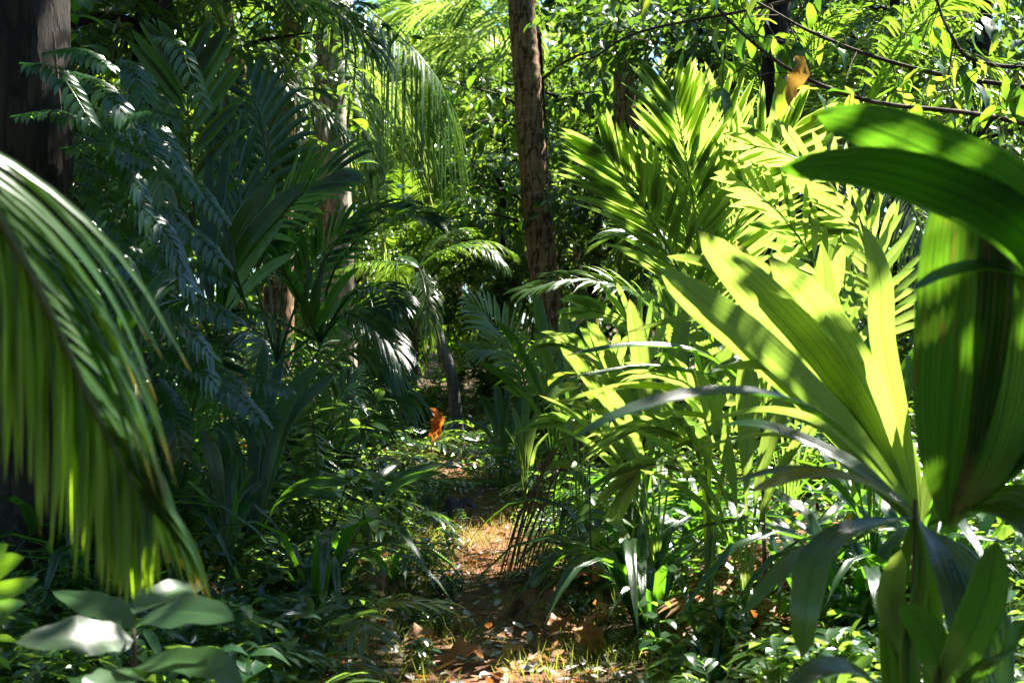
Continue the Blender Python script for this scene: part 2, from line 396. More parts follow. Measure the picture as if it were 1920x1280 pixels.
def leaf_cloud(pos, d, nrm, ln, wd, curl=.15, fold=.25):
    """arrays -> verts, quads, tris, uv: one folded pointed leaf per entry (eight faces)"""
    n = len(pos)
    d = d / np.linalg.norm(d, axis=1, keepdims=True)
    s = np.cross(d, nrm); s /= np.linalg.norm(s, axis=1, keepdims=True) + 1e-9
    u = np.cross(s, d)
    tpl = [(0, 0, .5, 0), (.3, -.82, 0, .3), (.3, 0, .5, .3), (.3, .82, 1, .3), (.68, -.72, 0, .68), (.68, 0, .5, .68), (.68, .72, 1, .68), (1, 0, .5, 1)]
    ln = np.asarray(ln).reshape(-1, 1); wd = np.asarray(wd).reshape(-1, 1)
    vs_, uv = [], []
    for (l, x, uu, vv) in tpl:
        vs_.append(pos + d * ln * l + s * wd * x + u * (wd * abs(x) * fold - ln * curl * l * l)); uv.append(np.tile([uu, vv], (n, 1)))
    v = np.stack(vs_, 1).reshape(-1, 3); uv = np.stack(uv, 1).reshape(-1, 2)
    b = (np.arange(n) * 8)[:, None, None]
    q = (b + np.array([[1, 2, 5, 4], [2, 3, 6, 5]])[None]).reshape(-1, 4)
    t = (b + np.array([[0, 2, 1], [0, 3, 2], [4, 5, 7], [5, 6, 7]])[None]).reshape(-1, 3)
    return v, q, t, uv
def unit(n):
    a = RNG.normal(size=(n, 3)); return a / np.linalg.norm(a, axis=1, keepdims=True)

# ------------------------------------------------------------------ coconut palm
def frond_mesh(el, Lr=3.2, n=52, L=.75, droop=.55, bend=1.0, hw=.019, mat='coco'):
    mb = MB(); e = R(el)
    pts = []
    for i in range(6):
        t = i / 5; a = e - bend * t * t * R(62)
        if i == 0: p = V((0, 0, 0))
        else: p = pts[-1] + V((math.cos(a), 0, math.sin(a))) * (Lr / 5)
        pts.append(p)
    frond(mb, pts, n=n, L=L, hw=hw, a0=72, a1=15, droop=droop, lift=.12, t0=.16, stalk=.028)
    o = mb.build('frond', M[mat]); me = o.data; bpy.data.objects.remove(o); return me
FRONDS = [frond_mesh(e, droop=dr) for e, dr in ((78, .35), (55, .5), (32, .65), (8, .8), (-20, .7))]
M['coco_sun'] = leaf_mat('sunlit_coconut_leaf', (.055, .105, .02), (.09, .15, .03), (.15, .36, .025), (.52, .62, .12), rough=.30)  # coconut leaf brightened in colour for fronds meant to look sunlit
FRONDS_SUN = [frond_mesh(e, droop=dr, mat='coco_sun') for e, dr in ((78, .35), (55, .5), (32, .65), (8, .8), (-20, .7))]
def crown_fronds(root, top, n, s=1.0, seed=0, els=None, az=None, pool=None):
    rr = random.Random(seed)
    for i in range(n):
        k = (i * 2 + rr.randrange(2)) % 5 if els is None else els[i % len(els)]
        o = bpy.data.objects.new('frond', (pool or FRONDS)[k]); COL.objects.link(o); o.parent = root
        o.location = V(top) - root.location
        a = (i * 2.399 + rr.uniform(-.2, .2)) if az is None else az[i]
        q = s * rr.uniform(.88, 1.1); o.scale = (q, q, q)
        o.rotation_euler = (rr.uniform(-.15, .15), rr.uniform(-.1, .1), a)
def palm_trunk(root, pts, r0, r1, mat='palmbark', n=184):
    mb = MB(); ph = random.random() * 6
    def rf(f, a, r):
        k = (f * 46 + .25 * math.sin(a + f * 60)) % 1
        return r * (1 + (.045 if k < .3 else .0) + .02 * math.sin(a * 3 + f * 40 + ph) + .35 * max(0, 1 - f * 14))
    tube(mb, pts, r0, r1, n=n, sides=18, rf=rf)
    return mb.build('trunk', M[mat], root)
def coconut_palm(label, pts, r0, r1, nf=15, s=1.0, seed=0, mat='palmbark', group=None, els=None, az=None, pool=None):
    root = thing('coconut_palm', label, 'palm tree', pts[0], group)
    palm_trunk(root, pts, r0, r1, mat)
    crown_fronds(root, pts[-1], nf, s, seed, els, az, pool)
    return root
# the three trunks that stand in the picture, their crowns above it
def gp(px, d, dx=0):   # ground point under a photo column
    x = (px - 960) / FPX * d + dx; return V((x, d, ground_z(x, d) - .05))
c1 = [gp(1050, 17.5), P(1030, 600, 17.5), P(1003, 350, 17.5), P(988, 150, 17.5), P(975, -20, 17.5), P(955, -320, 17.4), P(930, -640, 17.2)]
coconut_palm('tall slim coconut palm with cracked brown trunk beside the path', c1, .19, .145, 13, 1.0, 1)
c2 = [gp(640, 15.5), P(630, 420, 15.5), P(618, 200, 15.5), P(625, 0, 15.5), P(640, -250, 15.4), P(665, -560, 15.2)]
coconut_palm('coconut palm with pale ringed trunk behind the pleated palms', c2, .19, .15, 13, 1.0, 2, 'palebark')
c3 = [gp(1185, 20), P(1178, 400, 20), P(1170, 150, 20), P(1168, -100, 20), P(1160, -420, 20)]
coconut_palm('reddish coconut palm trunk partly hidden by the sunlit feather palm', c3, .17, .13, 7, .8, 3)
c5 = [gp(430, 19), P(445, 300, 19), P(450, 150, 19), P(420, 40, 19), P(400, -300, 19)]
coconut_palm('thin reddish palm trunk behind the dark pleated fronds', c5, .15, .12, 12, 1.0, 5)
c4 = [gp(862, 14.6), P(848, 715, 14.6), P(825, 640, 14.6), P(803, 570, 14.6), P(785, 500, 14.6)]
coconut_palm('short leaning grey palm trunk in the shade where the path ends', c4, .066, .050, 7, .36, 4, 'greybark', els=[2, 3, 4, 1, 3])

# fronds of the left palm hanging into the picture
def px_frond(root, l, L, n=44, hw=.018, droop=.6, mat='coco', up=(0, 0, 1), **k):
    mb = MB(); frond(mb, PP(l), n=n, L=L, hw=hw, droop=droop, up=up, **k)
    return mb.build('frond', M[mat], root)
r = thing('coconut_palm', 'leaning coconut palm whose dark frond hangs across the upper middle', 'palm tree', gp(520, 14.5))
palm_trunk(r, [gp(520, 14.5), P(525, 300, 14.5), P(545, 40, 14.4), P(580, -140, 14.3)], .16, .12)
px_frond(r, [(580, -140, 14.2), (640, -30, 14), (730, 50, 13.8), (800, 120, 13.6), (850, 200, 13.5)], .85, n=40, droop=1.3, a0=60, a1=30, lift=-.2)
px_frond(r, [(580, -140, 14.2), (630, 60, 14.4), (665, 160, 14.2), (690, 240, 14.1), (705, 320, 14)], .4, droop=.9)
px_frond(r, [(580, -140, 14.2), (480, -110, 13.5), (350, -10, 12.6), (240, 60, 12), (150, 115, 11.6)], .9, n=40, droop=.35, a0=75, hw=.024)
px_frond(r, [(580, -140, 14.2), (500, 20, 13.8), (540, 160, 13.5), (600, 200, 13.3), (650, 260, 13.2)], .4, droop=.7)
px_frond(r, [(580, -140, 14.2), (560, -60, 13.2), (590, 0, 12.4), (640, 30, 12), (700, 90, 11.8)], .6, droop=.5)
px_frond(r, [(580, -140, 14.2), (520, -120, 12.6), (470, -80, 11.8), (540, -20, 11.2), (610, 30, 10.9)], .45, n=30, droop=.2, hw=.018, mat='coco_sun', up=(.3, .6, .7))
crown_fronds(r, P(580, -140, 14.3), 4, .95, 9, els=[0, 1, 1, 2], az=[2.0, 3.0, 4.2, 3.6])

# ------------------------------------------------------------------ broadleaf trees
def tree_proto(label, H=7.5, R0=2.6, low=.25, twigs=430, per=13, ll=.17, mat='dark', seed=1, limbs=9):
    global RNG
    RNG = np.random.default_rng(seed); rr = random.Random(seed)
    root = thing('broadleaf_tree', label, 'tree', (0, 0, 0))
    mb = MB(); tube(mb, [(0, 0, -.1), (.1, .05, H * .3), (-.05, .1, H * .6), (0, 0, H * .92)], .15, .04, n=10, sides=9, rf=lambda f, a, r: r * (1 + .1 * math.sin(a * 4 + f * 9)))
    mb.build('trunk', M['darkbark'], root)
    ends = []
    for i in range(limbs):
        f = low + (.9 - low) * i / limbs; a = i * 2.4 + rr.uniform(-.3, .3); h = H * f
        rad = R0 * (1 - .45 * abs(f - .5) * 1.2) * rr.uniform(.75, 1.1)
        p0 = V((0, .05, h)); p2 = V((math.cos(a) * rad, math.sin(a) * rad, h + rad * rr.uniform(.1, .5)))
        p1 = p0.lerp(p2, .5) + V((0, 0, .25))
        mb = MB(); tube(mb, [p0, p1, p2], .05, .012, n=6, sides=6)
        mb.build('branch', M['darkbark'], root)
        c = spline([p0, p1, p2], 10)
        ends += [c[k] for k in range(3, 11)]
    ends = np.array([[e.x, e.y, e.z] for e in ends])
    # boughs: flattened layers of twigs round the limb points
    ci = RNG.integers(0, len(ends), twigs); tp = ends[ci] + RNG.normal(size=(twigs, 3)) * [.42, .42, .22]
    td = unit(twigs); td[:, 2] = td[:, 2] * .4 - .15; td[:, :2] += (tp[:, :2]) * .35
    td /= np.linalg.norm(td, axis=1, keepdims=True)
    k = np.arange(per); pos = tp[:, None] + td[:, None] * (k[None, :, None] * .045) + RNG.normal(size=(twigs, per, 3)) * .03
    pos[:, :, 2] -= (k * .045)[None] ** 2 * .35
    side = np.cross(td, [0, 0, 1.0]); side /= np.linalg.norm(side, axis=1, keepdims=True) + 1e-6
    sgn = np.where(k % 2 == 0, 1, -1)
    d = td[:, None] * .6 + side[:, None] * sgn[None, :, None] * .8 + RNG.normal(size=(twigs, per, 3)) * .3 + np.array([0, 0, -.35])
    n_ = np.array([0, 0, 1.0]) + RNG.normal(size=(twigs, per, 3)) * .45
    N_ = twigs * per; ln = ll * RNG.uniform(.6, 1.15, N_)
    v, q, t, uv = leaf_cloud(pos.reshape(-1, 3), d.reshape(-1, 3), n_.reshape(-1, 3), ln, ln * .24)
    cr = np_mesh('crown', v, q, t, uv, M[mat], root); cr['kind'] = 'stuff'
    return root
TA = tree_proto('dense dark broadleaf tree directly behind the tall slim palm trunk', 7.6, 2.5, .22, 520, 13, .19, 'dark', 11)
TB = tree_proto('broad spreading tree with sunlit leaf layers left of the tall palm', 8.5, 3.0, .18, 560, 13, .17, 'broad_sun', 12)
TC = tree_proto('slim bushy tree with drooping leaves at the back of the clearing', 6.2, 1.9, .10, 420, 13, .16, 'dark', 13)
def put(o, x, y, rz=0, s=1):
    o.location = (x, y, ground_z(x, y) - .05); o.rotation_euler = (0, 0, rz); o.scale = (s, s, s)
put(TA, 2.0, 22.5, .4); put(TB, -2.6, 36, 1.1, 1.1); put(TC, 2.9, 18.5, 0, .95)
spots = [  # proto, px, d, rz, scale, label
    (TA, 1330, 19, 1.2, 1.0, 'broadleaf tree behind the brightest feather palm'),
    (TA, 945, 20.5, 2.5, .60, 'low tree with layered leaves just left of the tall palm trunk'),
    (TC, 760, 30, .3, 1.2, 'far slim tree above the leaning grey trunk'),
    (TA, 180, 16, 2.2, 1.0, 'dark tree at the left behind the climbing ferns'),
    (TB, 420, 24, .8, 1.0, 'tree behind the thin reddish trunk'),
    (TC, 560, 23, 3.0, 1.1, 'slim tree just behind the pale ringed palm trunk'),
    (TA, 860, 36, 4.0, 1.3, 'large far tree closing the view above the path'),
    (TB, 1050, 40, 5.0, 1.3, 'far sunlit tree right of the tall palm'),
    (TA, 1690, 18, .9, 1.0, 'dark tree behind the broad foreground leaves'),
    (TC, 1850, 16, 2.0, 1.2, 'shaded slim tree at the right edge'),
    (TB, 1480, 22, 1.7, 1.0, 'sunlit tree far behind the bright clearing'),
    (TA, 1700, 24, 3.3, 1.2, 'tall far tree at the right'),
    (TC, 300, 13, 4.4, .8, 'small dark tree behind the upright pleated frond'),
    (TC, 60, 11, 1.4, 1.0, 'slim dark tree beside the left trunk'),
    (TB, 150, 30, 2.1, 1.3, 'large far tree in the upper left'),
    (TC, 1010, 25, .7, .75, 'small shaded tree at the foot of the tall palm'),
    (TC, 640, 19, 5.1, .45, 'waist-high bushy tree on the left bank of the path'),
    (TC, 1120, 23, 2.9, .8, 'small dark tree between the two right-hand palm trunks'),
]
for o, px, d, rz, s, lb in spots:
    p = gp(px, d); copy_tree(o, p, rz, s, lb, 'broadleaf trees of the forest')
for i, (o, x, y, s) in enumerate([(TA, -5.5, 3.0, 1.0), (TB, -4.5, -4, 1.0), (TA, 1.5, -6.5, 1.1), (TC, 5.5, -3, 1.3), (TB, -9, 7, 1.1), (TA, -1.5, -8, 1.2), (TA, 6.8, 2.5, 1.0), (TB, -8, -1, 1.0), (TC, 4.5, -7, 1.3), (TC, -3.0, -5.5, 1.2), (TB, 8, -2, 1.1), (TA, -5.6, 10.5, 1.2), (TB, -4.6, 14.5, 1.0)]):  # unseen trees added to hold back sky light from behind and beside
    copy_tree(o, (x, y, ground_z(x, y)), i * 1.3, s, 'added forest tree standing out of view around the photographer', 'added trees around the photographer')
for o in (TA, TB, TC): o['group'] = 'broadleaf trees of the forest'

# far forest mass that closes every gap
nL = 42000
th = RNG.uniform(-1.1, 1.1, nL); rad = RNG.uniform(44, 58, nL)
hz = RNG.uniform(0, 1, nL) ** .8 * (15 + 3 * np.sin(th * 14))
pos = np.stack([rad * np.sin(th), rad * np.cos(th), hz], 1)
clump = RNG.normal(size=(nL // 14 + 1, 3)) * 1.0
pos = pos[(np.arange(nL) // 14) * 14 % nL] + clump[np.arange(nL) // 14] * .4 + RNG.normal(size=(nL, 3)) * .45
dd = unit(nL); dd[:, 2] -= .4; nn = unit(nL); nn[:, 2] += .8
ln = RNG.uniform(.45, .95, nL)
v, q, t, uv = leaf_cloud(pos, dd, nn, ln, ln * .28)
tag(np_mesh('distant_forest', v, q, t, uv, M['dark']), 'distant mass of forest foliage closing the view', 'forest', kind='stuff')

# more coconut palms behind, their sunlit fronds filling the top
def back_palm(px, d, h, lb, s=1.0, seed=0, lean=0.0, nf=15):
    b = gp(px, d); pts = [b, b + V((lean * .3, 0, h * .35)), b + V((lean * .7, 0, h * .7)), b + V((lean, 0, h))]
    return coconut_palm(lb, pts, .16, .12, nf, s, seed, group='coconut palms in the background', pool=FRONDS_SUN if (d < 31 and 600 < px < 1100 and h > 2.5) else None)  # top-centre palms take the fronds with sun-brightened leaf colours
for a in [(760, 24, 5.2, 'sunlit coconut palm at the top centre behind the hanging frond', 1.0, 21, .5),
(690, 22, 2.6, 'mid-height palm glowing behind the layered tree', .9, 43, .9),
          (850, 30, 6.0, 'far sunlit coconut palm left of the tall trunk', 1.1, 22, .2),
(930, 24, 2.6, 'low shaded palm beneath the layered tree', .8, 24, .3),
          (760, 20.5, 1.6, 'dark low palm with spreading fronds behind the path end', .85, 25, .1),
          (1400, 15, 2.6, 'low palm in the bright clearing', .8, 26, .3),
          (1560, 13, 3.0, 'palm with arching sunlit fronds behind the foreground leaves', .8, 27, .2),
          (1250, 27, 5.5, 'far palm to the right of the reddish trunk', 1.0, 28, .2),
          (300, 20, 4.6, 'shaded palm in the upper left', 1.0, 29, .4),
          (540, 27, 6.0, 'far sunlit palm behind the two left trunks', 1.1, 30, .3),
          (1080, 33, 5.0, 'distant palm behind the dark tree', 1.0, 31, .1)]:
    back_palm(a[0], a[1], a[2], a[3], a[4], a[5], a[6])

b = gp(1030, 23)
r = thing('coconut_palm', 'pale sunlit coconut palm glowing between the hanging frond and the tall trunk', 'palm tree', b)
palm_trunk(r, [b, P(1020, 400, 23), P(1010, 150, 23), P(985, -60, 23)], .15, .12)
for l, L_, dr in [([(985, -60, 23), (960, 20, 22.4), (900, 65, 21.8), (830, 75, 21.4), (760, 105, 21)], .95, .4), ([(985, -60, 23), (920, -30, 22), (850, 0, 21.6), (780, 5, 21.3), (720, 30, 21)], .95, .4),
                  ([(985, -60, 23), (950, 100, 22.4), (900, 140, 22), (840, 160, 21.6), (790, 190, 21.4)], .8, .5), ([(985, -60, 23), (1000, 60, 22.4), (960, 180, 22), (900, 260, 21.6), (850, 330, 21.4)], .7, .6)]:
    px_frond(r, l, L_, n=44, hw=.026, droop=dr, mat='coco_sun', up=(.4, .55, .7), a0=62, a1=22, lift=.05)
crown_fronds(r, P(985, -60, 23), 6, 1.0, 51, els=[0, 1, 1, 2], az=[.2, .9, 1.6, 2.3, 5.4, 6.0], pool=FRONDS_SUN)
b = gp(650, 18)
r = thing('coconut_palm', 'low coconut palm with yellow-ribbed sunlit fronds right of the pale trunk', 'palm tree', b)
palm_trunk(r, [b, P(640, 500, 18), P(620, 300, 18), P(600, 150, 18)], .13, .1)
for l, L_, dr in [([(600, 150, 18), (640, 170, 17.4), (690, 210, 17), (740, 260, 16.6), (790, 330, 16.3)], .7, .5), ([(600, 150, 18), (650, 120, 17.4), (710, 150, 17), (760, 200, 16.7), (800, 260, 16.5)], .7, .6),
                  ([(600, 150, 18), (630, 240, 17.4), (670, 300, 17), (700, 370, 16.7), (720, 450, 16.5)], .6, .6), ([(600, 150, 18), (560, 120, 17.2), (520, 150, 16.8), (480, 200, 16.5)], .6, .5)]:
    px_frond(r, l, L_, n=40, hw=.024, droop=dr, mat='coco_sun', up=(.4, .45, .8), a0=62, a1=22, lift=.05)

# ------------------------------------------------------------------ big tree at the left edge and its climbing ferns
b = gp(30, 6.2)
r = thing('broadleaf_tree', 'thick dark trunk at the upper left edge overgrown with climbing fern', 'tree', b)
mb = MB(); tube(mb, [b, P(40, 700, 6.2), P(48, 300, 6.2), P(45, -50, 6.2), P(20, -700, 6.3), P(60, -1500, 6.5)], .25, .13, n=40, sides=20,
                rf=lambda f, a, r: r * (1 + .06 * math.sin(a * 5 + f * 11) + .04 * math.sin(a * 9 - f * 30) + .3 * max(0, 1 - f * 10)))
mb.build('trunk', M['darkbark'], r)
def canopy(root, limbs, n, ll, mat, spread=(.55, .55, .3), per=12):
    ends = []
    for l in limbs:
        mb = MB(); tube(mb, l, .07, .015, n=8, sides=7); mb.build('branch', M['darkbark'], root)
        ends += spline(l, 14)[4:]
    ends = np.array([[e.x, e.y, e.z] for e in ends]) - np.array(root.location)
    tp = ends[RNG.integers(0, len(ends), n)] + RNG.normal(size=(n, 3)) * spread
    td = unit(n); td[:, 2] = td[:, 2] * .3 - .2
    k = np.arange(per); pos = tp[:, None] + td[:, None] * (k[None, :, None] * .05) + RNG.normal(size=(n, per, 3)) * .04
    side = np.cross(td, [0, 0, 1.0]); side /= np.linalg.norm(side, axis=1, keepdims=True) + 1e-6
    d = td[:, None] * .6 + side[:, None] * np.where(k % 2 == 0, 1, -1)[None, :, None] * .8 + RNG.normal(size=(n, per, 3)) * .3 + np.array([0, 0, -.4])
    nn = np.array([0, 0, 1.0]) + RNG.normal(size=(n, per, 3)) * .4
    ln = ll * RNG.uniform(.6, 1.15, n * per)
    v, q, t, uv = leaf_cloud(pos.reshape(-1, 3), d.reshape(-1, 3), nn.reshape(-1, 3), ln, ln * .26)
    o = np_mesh('crown', v, q, t, uv, M[mat], root); o['kind'] = 'stuff'; return o
top = P(60, -1500, 6.5)  # crown above view, widened to darken the left bank
canopy(r, [[top + V((0, 0, -1.2)), top + V((1.0, .8, .2)), top + V((2.4, 1.6, .5))], [top + V((0, 0, -.8)), top + V((-1, .6, .4)), top + V((-2, 1.4, .6))],
           [top + V((0, 0, -.5)), top + V((.6, 1.6, .5)), top + V((1.4, 3.4, .8))], [top + V((0, 0, -.3)), top + V((.3, -.6, .8)), top + V((.8, -1.6, 1.0))], [top + V((0, 0, -.4)), top + V((-.8, -1, .4)), top + V((-1.6, -2.6, .6))], [top + V((0, 0, -.6)), top + V((-1.6, .2, .3)), top + V((-3.2, .3, .4))],
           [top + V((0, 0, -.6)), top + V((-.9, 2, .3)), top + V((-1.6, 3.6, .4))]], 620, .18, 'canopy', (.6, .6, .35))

b = gp(250, 12.0)
r = thing('broadleaf_tree', 'added shade tree behind the climbing ferns, its unseen crown spreading over the path', 'tree', b)
tk = [b, b + V((.1, 0, 2.5)), b + V((.3, 0, 5)), b + V((.8, 0, 7))]  # tree added to shade the left bank, limbs leaving gaps for sun
mb = MB(); tube(mb, tk, .2, .1, n=20, sides=14, rf=lambda f, a, r: r * (1 + .07 * math.sin(a * 5 + f * 11))); mb.build('trunk', M['darkbark'], r)
canopy(r, [[b + V((.4, 0, 5.5)), V((-1.2, 11.0, 6.6)), V((.6, 10.0, 7.0)), V((2.45, 9.6, 7.1))], [b + V((.5, 0, 6)), V((-1.2, 12.2, 7.0)), V((.6, 12.4, 7.4)), V((2.4, 12.4, 7.4))],
           [b + V((.6, 0, 6.4)), V((-1.6, 13.0, 7.4)), V((-.2, 13.6, 7.8)), V((1.8, 13.9, 8.0))], [V((.5, 10.05, 7.0)), V((1.5, 9.3, 6.9)), V((2.0, 8.7, 7.0)), V((2.2, 8.2, 7.0))],
           [b + V((.7, 0, 6.8)), V((-1.4, 11.6, 7.8)), V((.4, 11.3, 7.6)), V((2.3, 11.2, 7.6))], [b + V((.4, 0, 5.8)), V((-2.0, 10.4, 6.6)), V((-1.2, 9.2, 6.9)), V((-.2, 8.2, 7.0))]], 1650, .23, 'canopy', (.48, .48, .32))
b = gp(1420, 14.0)  # hidden tree added to shade the far path and centre
r = thing('broadleaf_tree', 'added tall straight tree hidden behind the bright feather palm to shade the path end', 'tree', b)
mb = MB(); tube(mb, [b, b + V((.1, 0, 2.5)), b + V((.2, -.2, 5)), b + V((.4, -.3, 7))], .16, .09, n=20, sides=14, rf=lambda f, a, r: r * (1 + .07 * math.sin(a * 5 + f * 11))); mb.build('trunk', M['darkbark'], r)
canopy(r, [[b + V((.2, -.2, 5.4)), b.lerp(V(e), .5) + V((0, 0, 3.4)), V(e)] for e in [(1.6, 13.6, 7.4), (2.6, 13.8, 7.6), (3.6, 14.6, 7.6), (2.6, 13.0, 8.2)]], 800, .22, 'canopy', (.5, .5, .32))

for b, dirs, nn_ in [(V((1.2, -2.2, 0)), [(3.4, 1.2, 8.2), (1.6, 2.2, 8.0), (-1.4, 1.6, 7.6), (-2.6, -1.0, 7.4), (4.2, -1.5, 7.4), (2.4, .2, 9.0), (.2, 1.2, 8.8), (-.6, -4, 7.6)], 900),
                     (V((5.6, 3.4, 0)), [(4.4, 5.6, 6.4), (3.8, 3.2, 6.2), (5.0, .8, 6.8), (7.4, 4.5, 7), (6.2, 5.8, 7.6), (4.6, 3.8, 8.2)], 650)]:  # unseen trees added overhead to block open sky
    r = thing('broadleaf_tree', 'added big tree spreading its crown overhead, out of view', 'tree', b, 'added trees around the photographer')
    mb = MB(); tube(mb, [b, b + V((.1, 0, 3)), b + V((0, .1, 6.5))], .24, .12, n=16, sides=14, rf=lambda f, a, r: r * (1 + .07 * math.sin(a * 5 + f * 11))); mb.build('trunk', M['darkbark'], r)
    canopy(r, [[b + V((0, .05, 4.5)), b.lerp(V(e), .5) + V((0, 0, 2.6)), V(e)] for e in dirs], nn_, .2, 'canopy', (.6, .6, .35))

def fern_leaf(root, pts, L=.07, n=16, hw=.014, up=(0, -.4, 1), droop=.5, mat='fern'):
    mb = MB(); frond(mb, pts, n=n, L=L, hw=hw, a0=70, a1=45, droop=droop, up=up, lift=0, t0=.08, stalk=.004, segs=3, kind='lance', lmin=.45, fold=.15)
    return mb.build('leaf', M[mat], root)
r = thing('climbing_fern', 'climbing fern hanging in lit tiers from the dark left trunk', 'fern', P(110, 420, 6.3))
mb = MB(); tube(mb, PP([(120, 900, 6.2), (135, 600, 6.1), (120, 300, 6.0), (100, 60, 6.0)]), .012, .006, n=20, sides=6); mb.build('vine_stem', M['twig'], r)
ferns = [[(115, 130, 6.0), (170, 150, 5.9), (215, 190, 5.8), (250, 240, 5.8)], [(120, 190, 6.0), (190, 210, 5.9), (240, 270, 5.8), (295, 305, 5.7)],
         [(150, 200, 6.0), (220, 215, 5.9), (280, 210, 5.8), (345, 228, 5.7)], [(230, 215, 6.0), (260, 240, 5.9), (290, 300, 5.8), (310, 370, 5.8)],
         [(130, 250, 6.1), (190, 270, 6.0), (240, 320, 5.9), (270, 370, 5.9)], [(140, 300, 6.1), (200, 330, 6.0), (250, 370, 5.9), (290, 430, 5.9)],
         [(130, 340, 6.1), (180, 360, 6.0), (215, 410, 5.9), (240, 470, 5.9)], [(150, 390, 6.1), (230, 380, 6.0), (300, 420, 5.9), (345, 500, 5.9)],
         [(200, 420, 6.1), (260, 440, 6.0), (320, 490, 5.9), (365, 545, 5.9)], [(210, 470, 6.1), (270, 500, 6.0), (310, 560, 5.9), (330, 620, 5.9)],
         [(230, 540, 6.1), (310, 545, 6.0), (380, 565, 5.9), (440, 598, 5.8)], [(220, 560, 6.2), (280, 590, 6.1), (350, 620, 6.0), (400, 670, 6.0)],
         [(260, 640, 6.2), (320, 650, 6.1), (370, 680, 6.0), (420, 740, 6.0)], [(290, 690, 6.2), (360, 700, 6.1), (430, 730, 6.0), (490, 785, 5.9)],
         [(280, 700, 6.3), (310, 740, 6.2), (330, 790, 6.1), (340, 850, 6.1)], [(110, 480, 6.2), (160, 500, 6.1), (200, 550, 6.0), (230, 610, 6.0)]]
for l in ferns: fern_leaf(r, PP(l), L=.095, n=17, hw=.017)
for i in range(46):
    px, py = random.uniform(0 if i > 33 else 90, 130 if i > 33 else 300), random.uniform(60, 760); px += max(0, py - 400) * .35
    d = random.uniform(5.75, 5.95) if i > 33 else random.uniform(6.2, 7.0); a = random.uniform(-.3, 1.2); l = random.uniform(90, 170)
    fern_leaf(r, PP([(px, py, d), (px + l * .5 * math.cos(a), py + l * .25 * math.sin(a) - 10, d - .1), (px + l * math.cos(a), py + l * math.sin(a) + 20, d - .2)]), L=.085, n=13, hw=.016)

# ------------------------------------------------------------------ coconut palm whose frond hangs in the left foreground
b = V((-1.75, 2.0, 0))
r = thing('coconut_palm', 'young coconut palm at the left edge, its yellow-tipped frond drooping close by', 'palm tree', b)
palm_trunk(r, [b, b + V((0, 0, .6)), b + V((.03, 0, 1.3))], .12, .08, n=30)
fp = [b + V((.03, 0, 1.3))] + PP([(-350, 60, 2.15), (-150, 205, 2.2), (-35, 350, 2.25), (70, 540, 2.3), (165, 745, 2.36), (240, 890, 2.4), (285, 965, 2.42)])
mb = MB(); tube(mb, fp, .016, .003, n=30, sides=8); fr = mb.build('frond', M['stem'], r)
c = spline(fp, 200); Tt = tangents(c)
nl = 66
for i in range(nl):
    f = .28 + .71 * i / nl; k = int(f * 200); p0 = c[k]; t = Tt[k]
    q = (f - .28) / .72
    ln = (.44 - .33 * q ** 1.35) * random.uniform(.90, 1.06)
    # hanging row
    mb = MB(); off = V((random.uniform(-.015, .02), random.uniform(-.03, .01), 0))
    blade(mb, [p0, p0 + t * ln * .06 + G * ln * .27 + off * .3, p0 + t * ln * .07 + G * ln * .65 + off * .7, p0 + t * ln * .06 + G * ln * 1.05 + off],
          .0098 * random.uniform(.8, 1.1), 'strap', n=8, m=1, fold=.38, up=(0.3 + random.uniform(-.5, .5), .9, 0.1))
    mb.build('leaflet', M['coco_hang'], fr)
for i in range(40):
    f = .29 + .69 * i / 40; k = int(f * 200); p0 = c[k]; t = Tt[k]; q = (f - .29) / .71
    ln = (.50 - .36 * q ** 1.3) * random.uniform(.9, 1.08)
    o = V((.62, .25, .42)) * random.uniform(.45, 1.45)
    mb = MB()
    blade(mb, [p0, p0 + (t * .9 + o * .34).normalized() * ln * .35, p0 + (t * .95 + o * .24).normalized() * ln * .7 + G * ln * .03, p0 + (t * .97 + o * .15).normalized() * ln + G * ln * .14],
          .0088 * random.uniform(.8, 1.1), 'strap', n=8, m=1, fold=.42, up=(.5 + random.uniform(-.3, .3), -.55, .75))
    mb.build('leaflet', M['coco_tip'], fr)
crown_fronds(r, b + V((.03, 0, 1.3)), 4, .55, 77, els=[0, 1, 0, 2], az=[2.4, 3.1, 3.9, 4.6])

# ------------------------------------------------------------------ young palm in the right foreground
cx, cy_, cdp = 1715, 960, 3.3
base = V((P(cx, cy_, cdp).x - .01, cdp, 0.08))
r = thing('young_palm', 'large young palm with broad pleated blades in the right foreground', 'palm', base)
C0 = P(cx, cy_, cdp)
mb = MB(); tube(mb, [base, base.lerp(C0, .5) + V((.01, 0, 0)), C0 + V((0, 0, .03))], .024, .004, n=12, sides=10, rf=lambda f, a, r: r * (1 + .2 * math.sin(a * 3 + f * 8))); mb.build('stem', M['husk'], r)
for l in ([(1690, 1400, 3.3), (1660, 1200, 3.25), (1690, 1060, 3.28), (1712, 965, 3.3)], [(1760, 1400, 3.3), (1750, 1200, 3.28), (1735, 1060, 3.28), (1722, 965, 3.3)], [(1720, 1400, 3.2), (1700, 1240, 3.2), (1725, 1080, 3.24), (1718, 965, 3.28)]):
    leaf(r, PP(l), .03, 'spotted', 'strap', 8, 3, 1, .1, .7, (0, -1, .1), name='leaf_sheath')
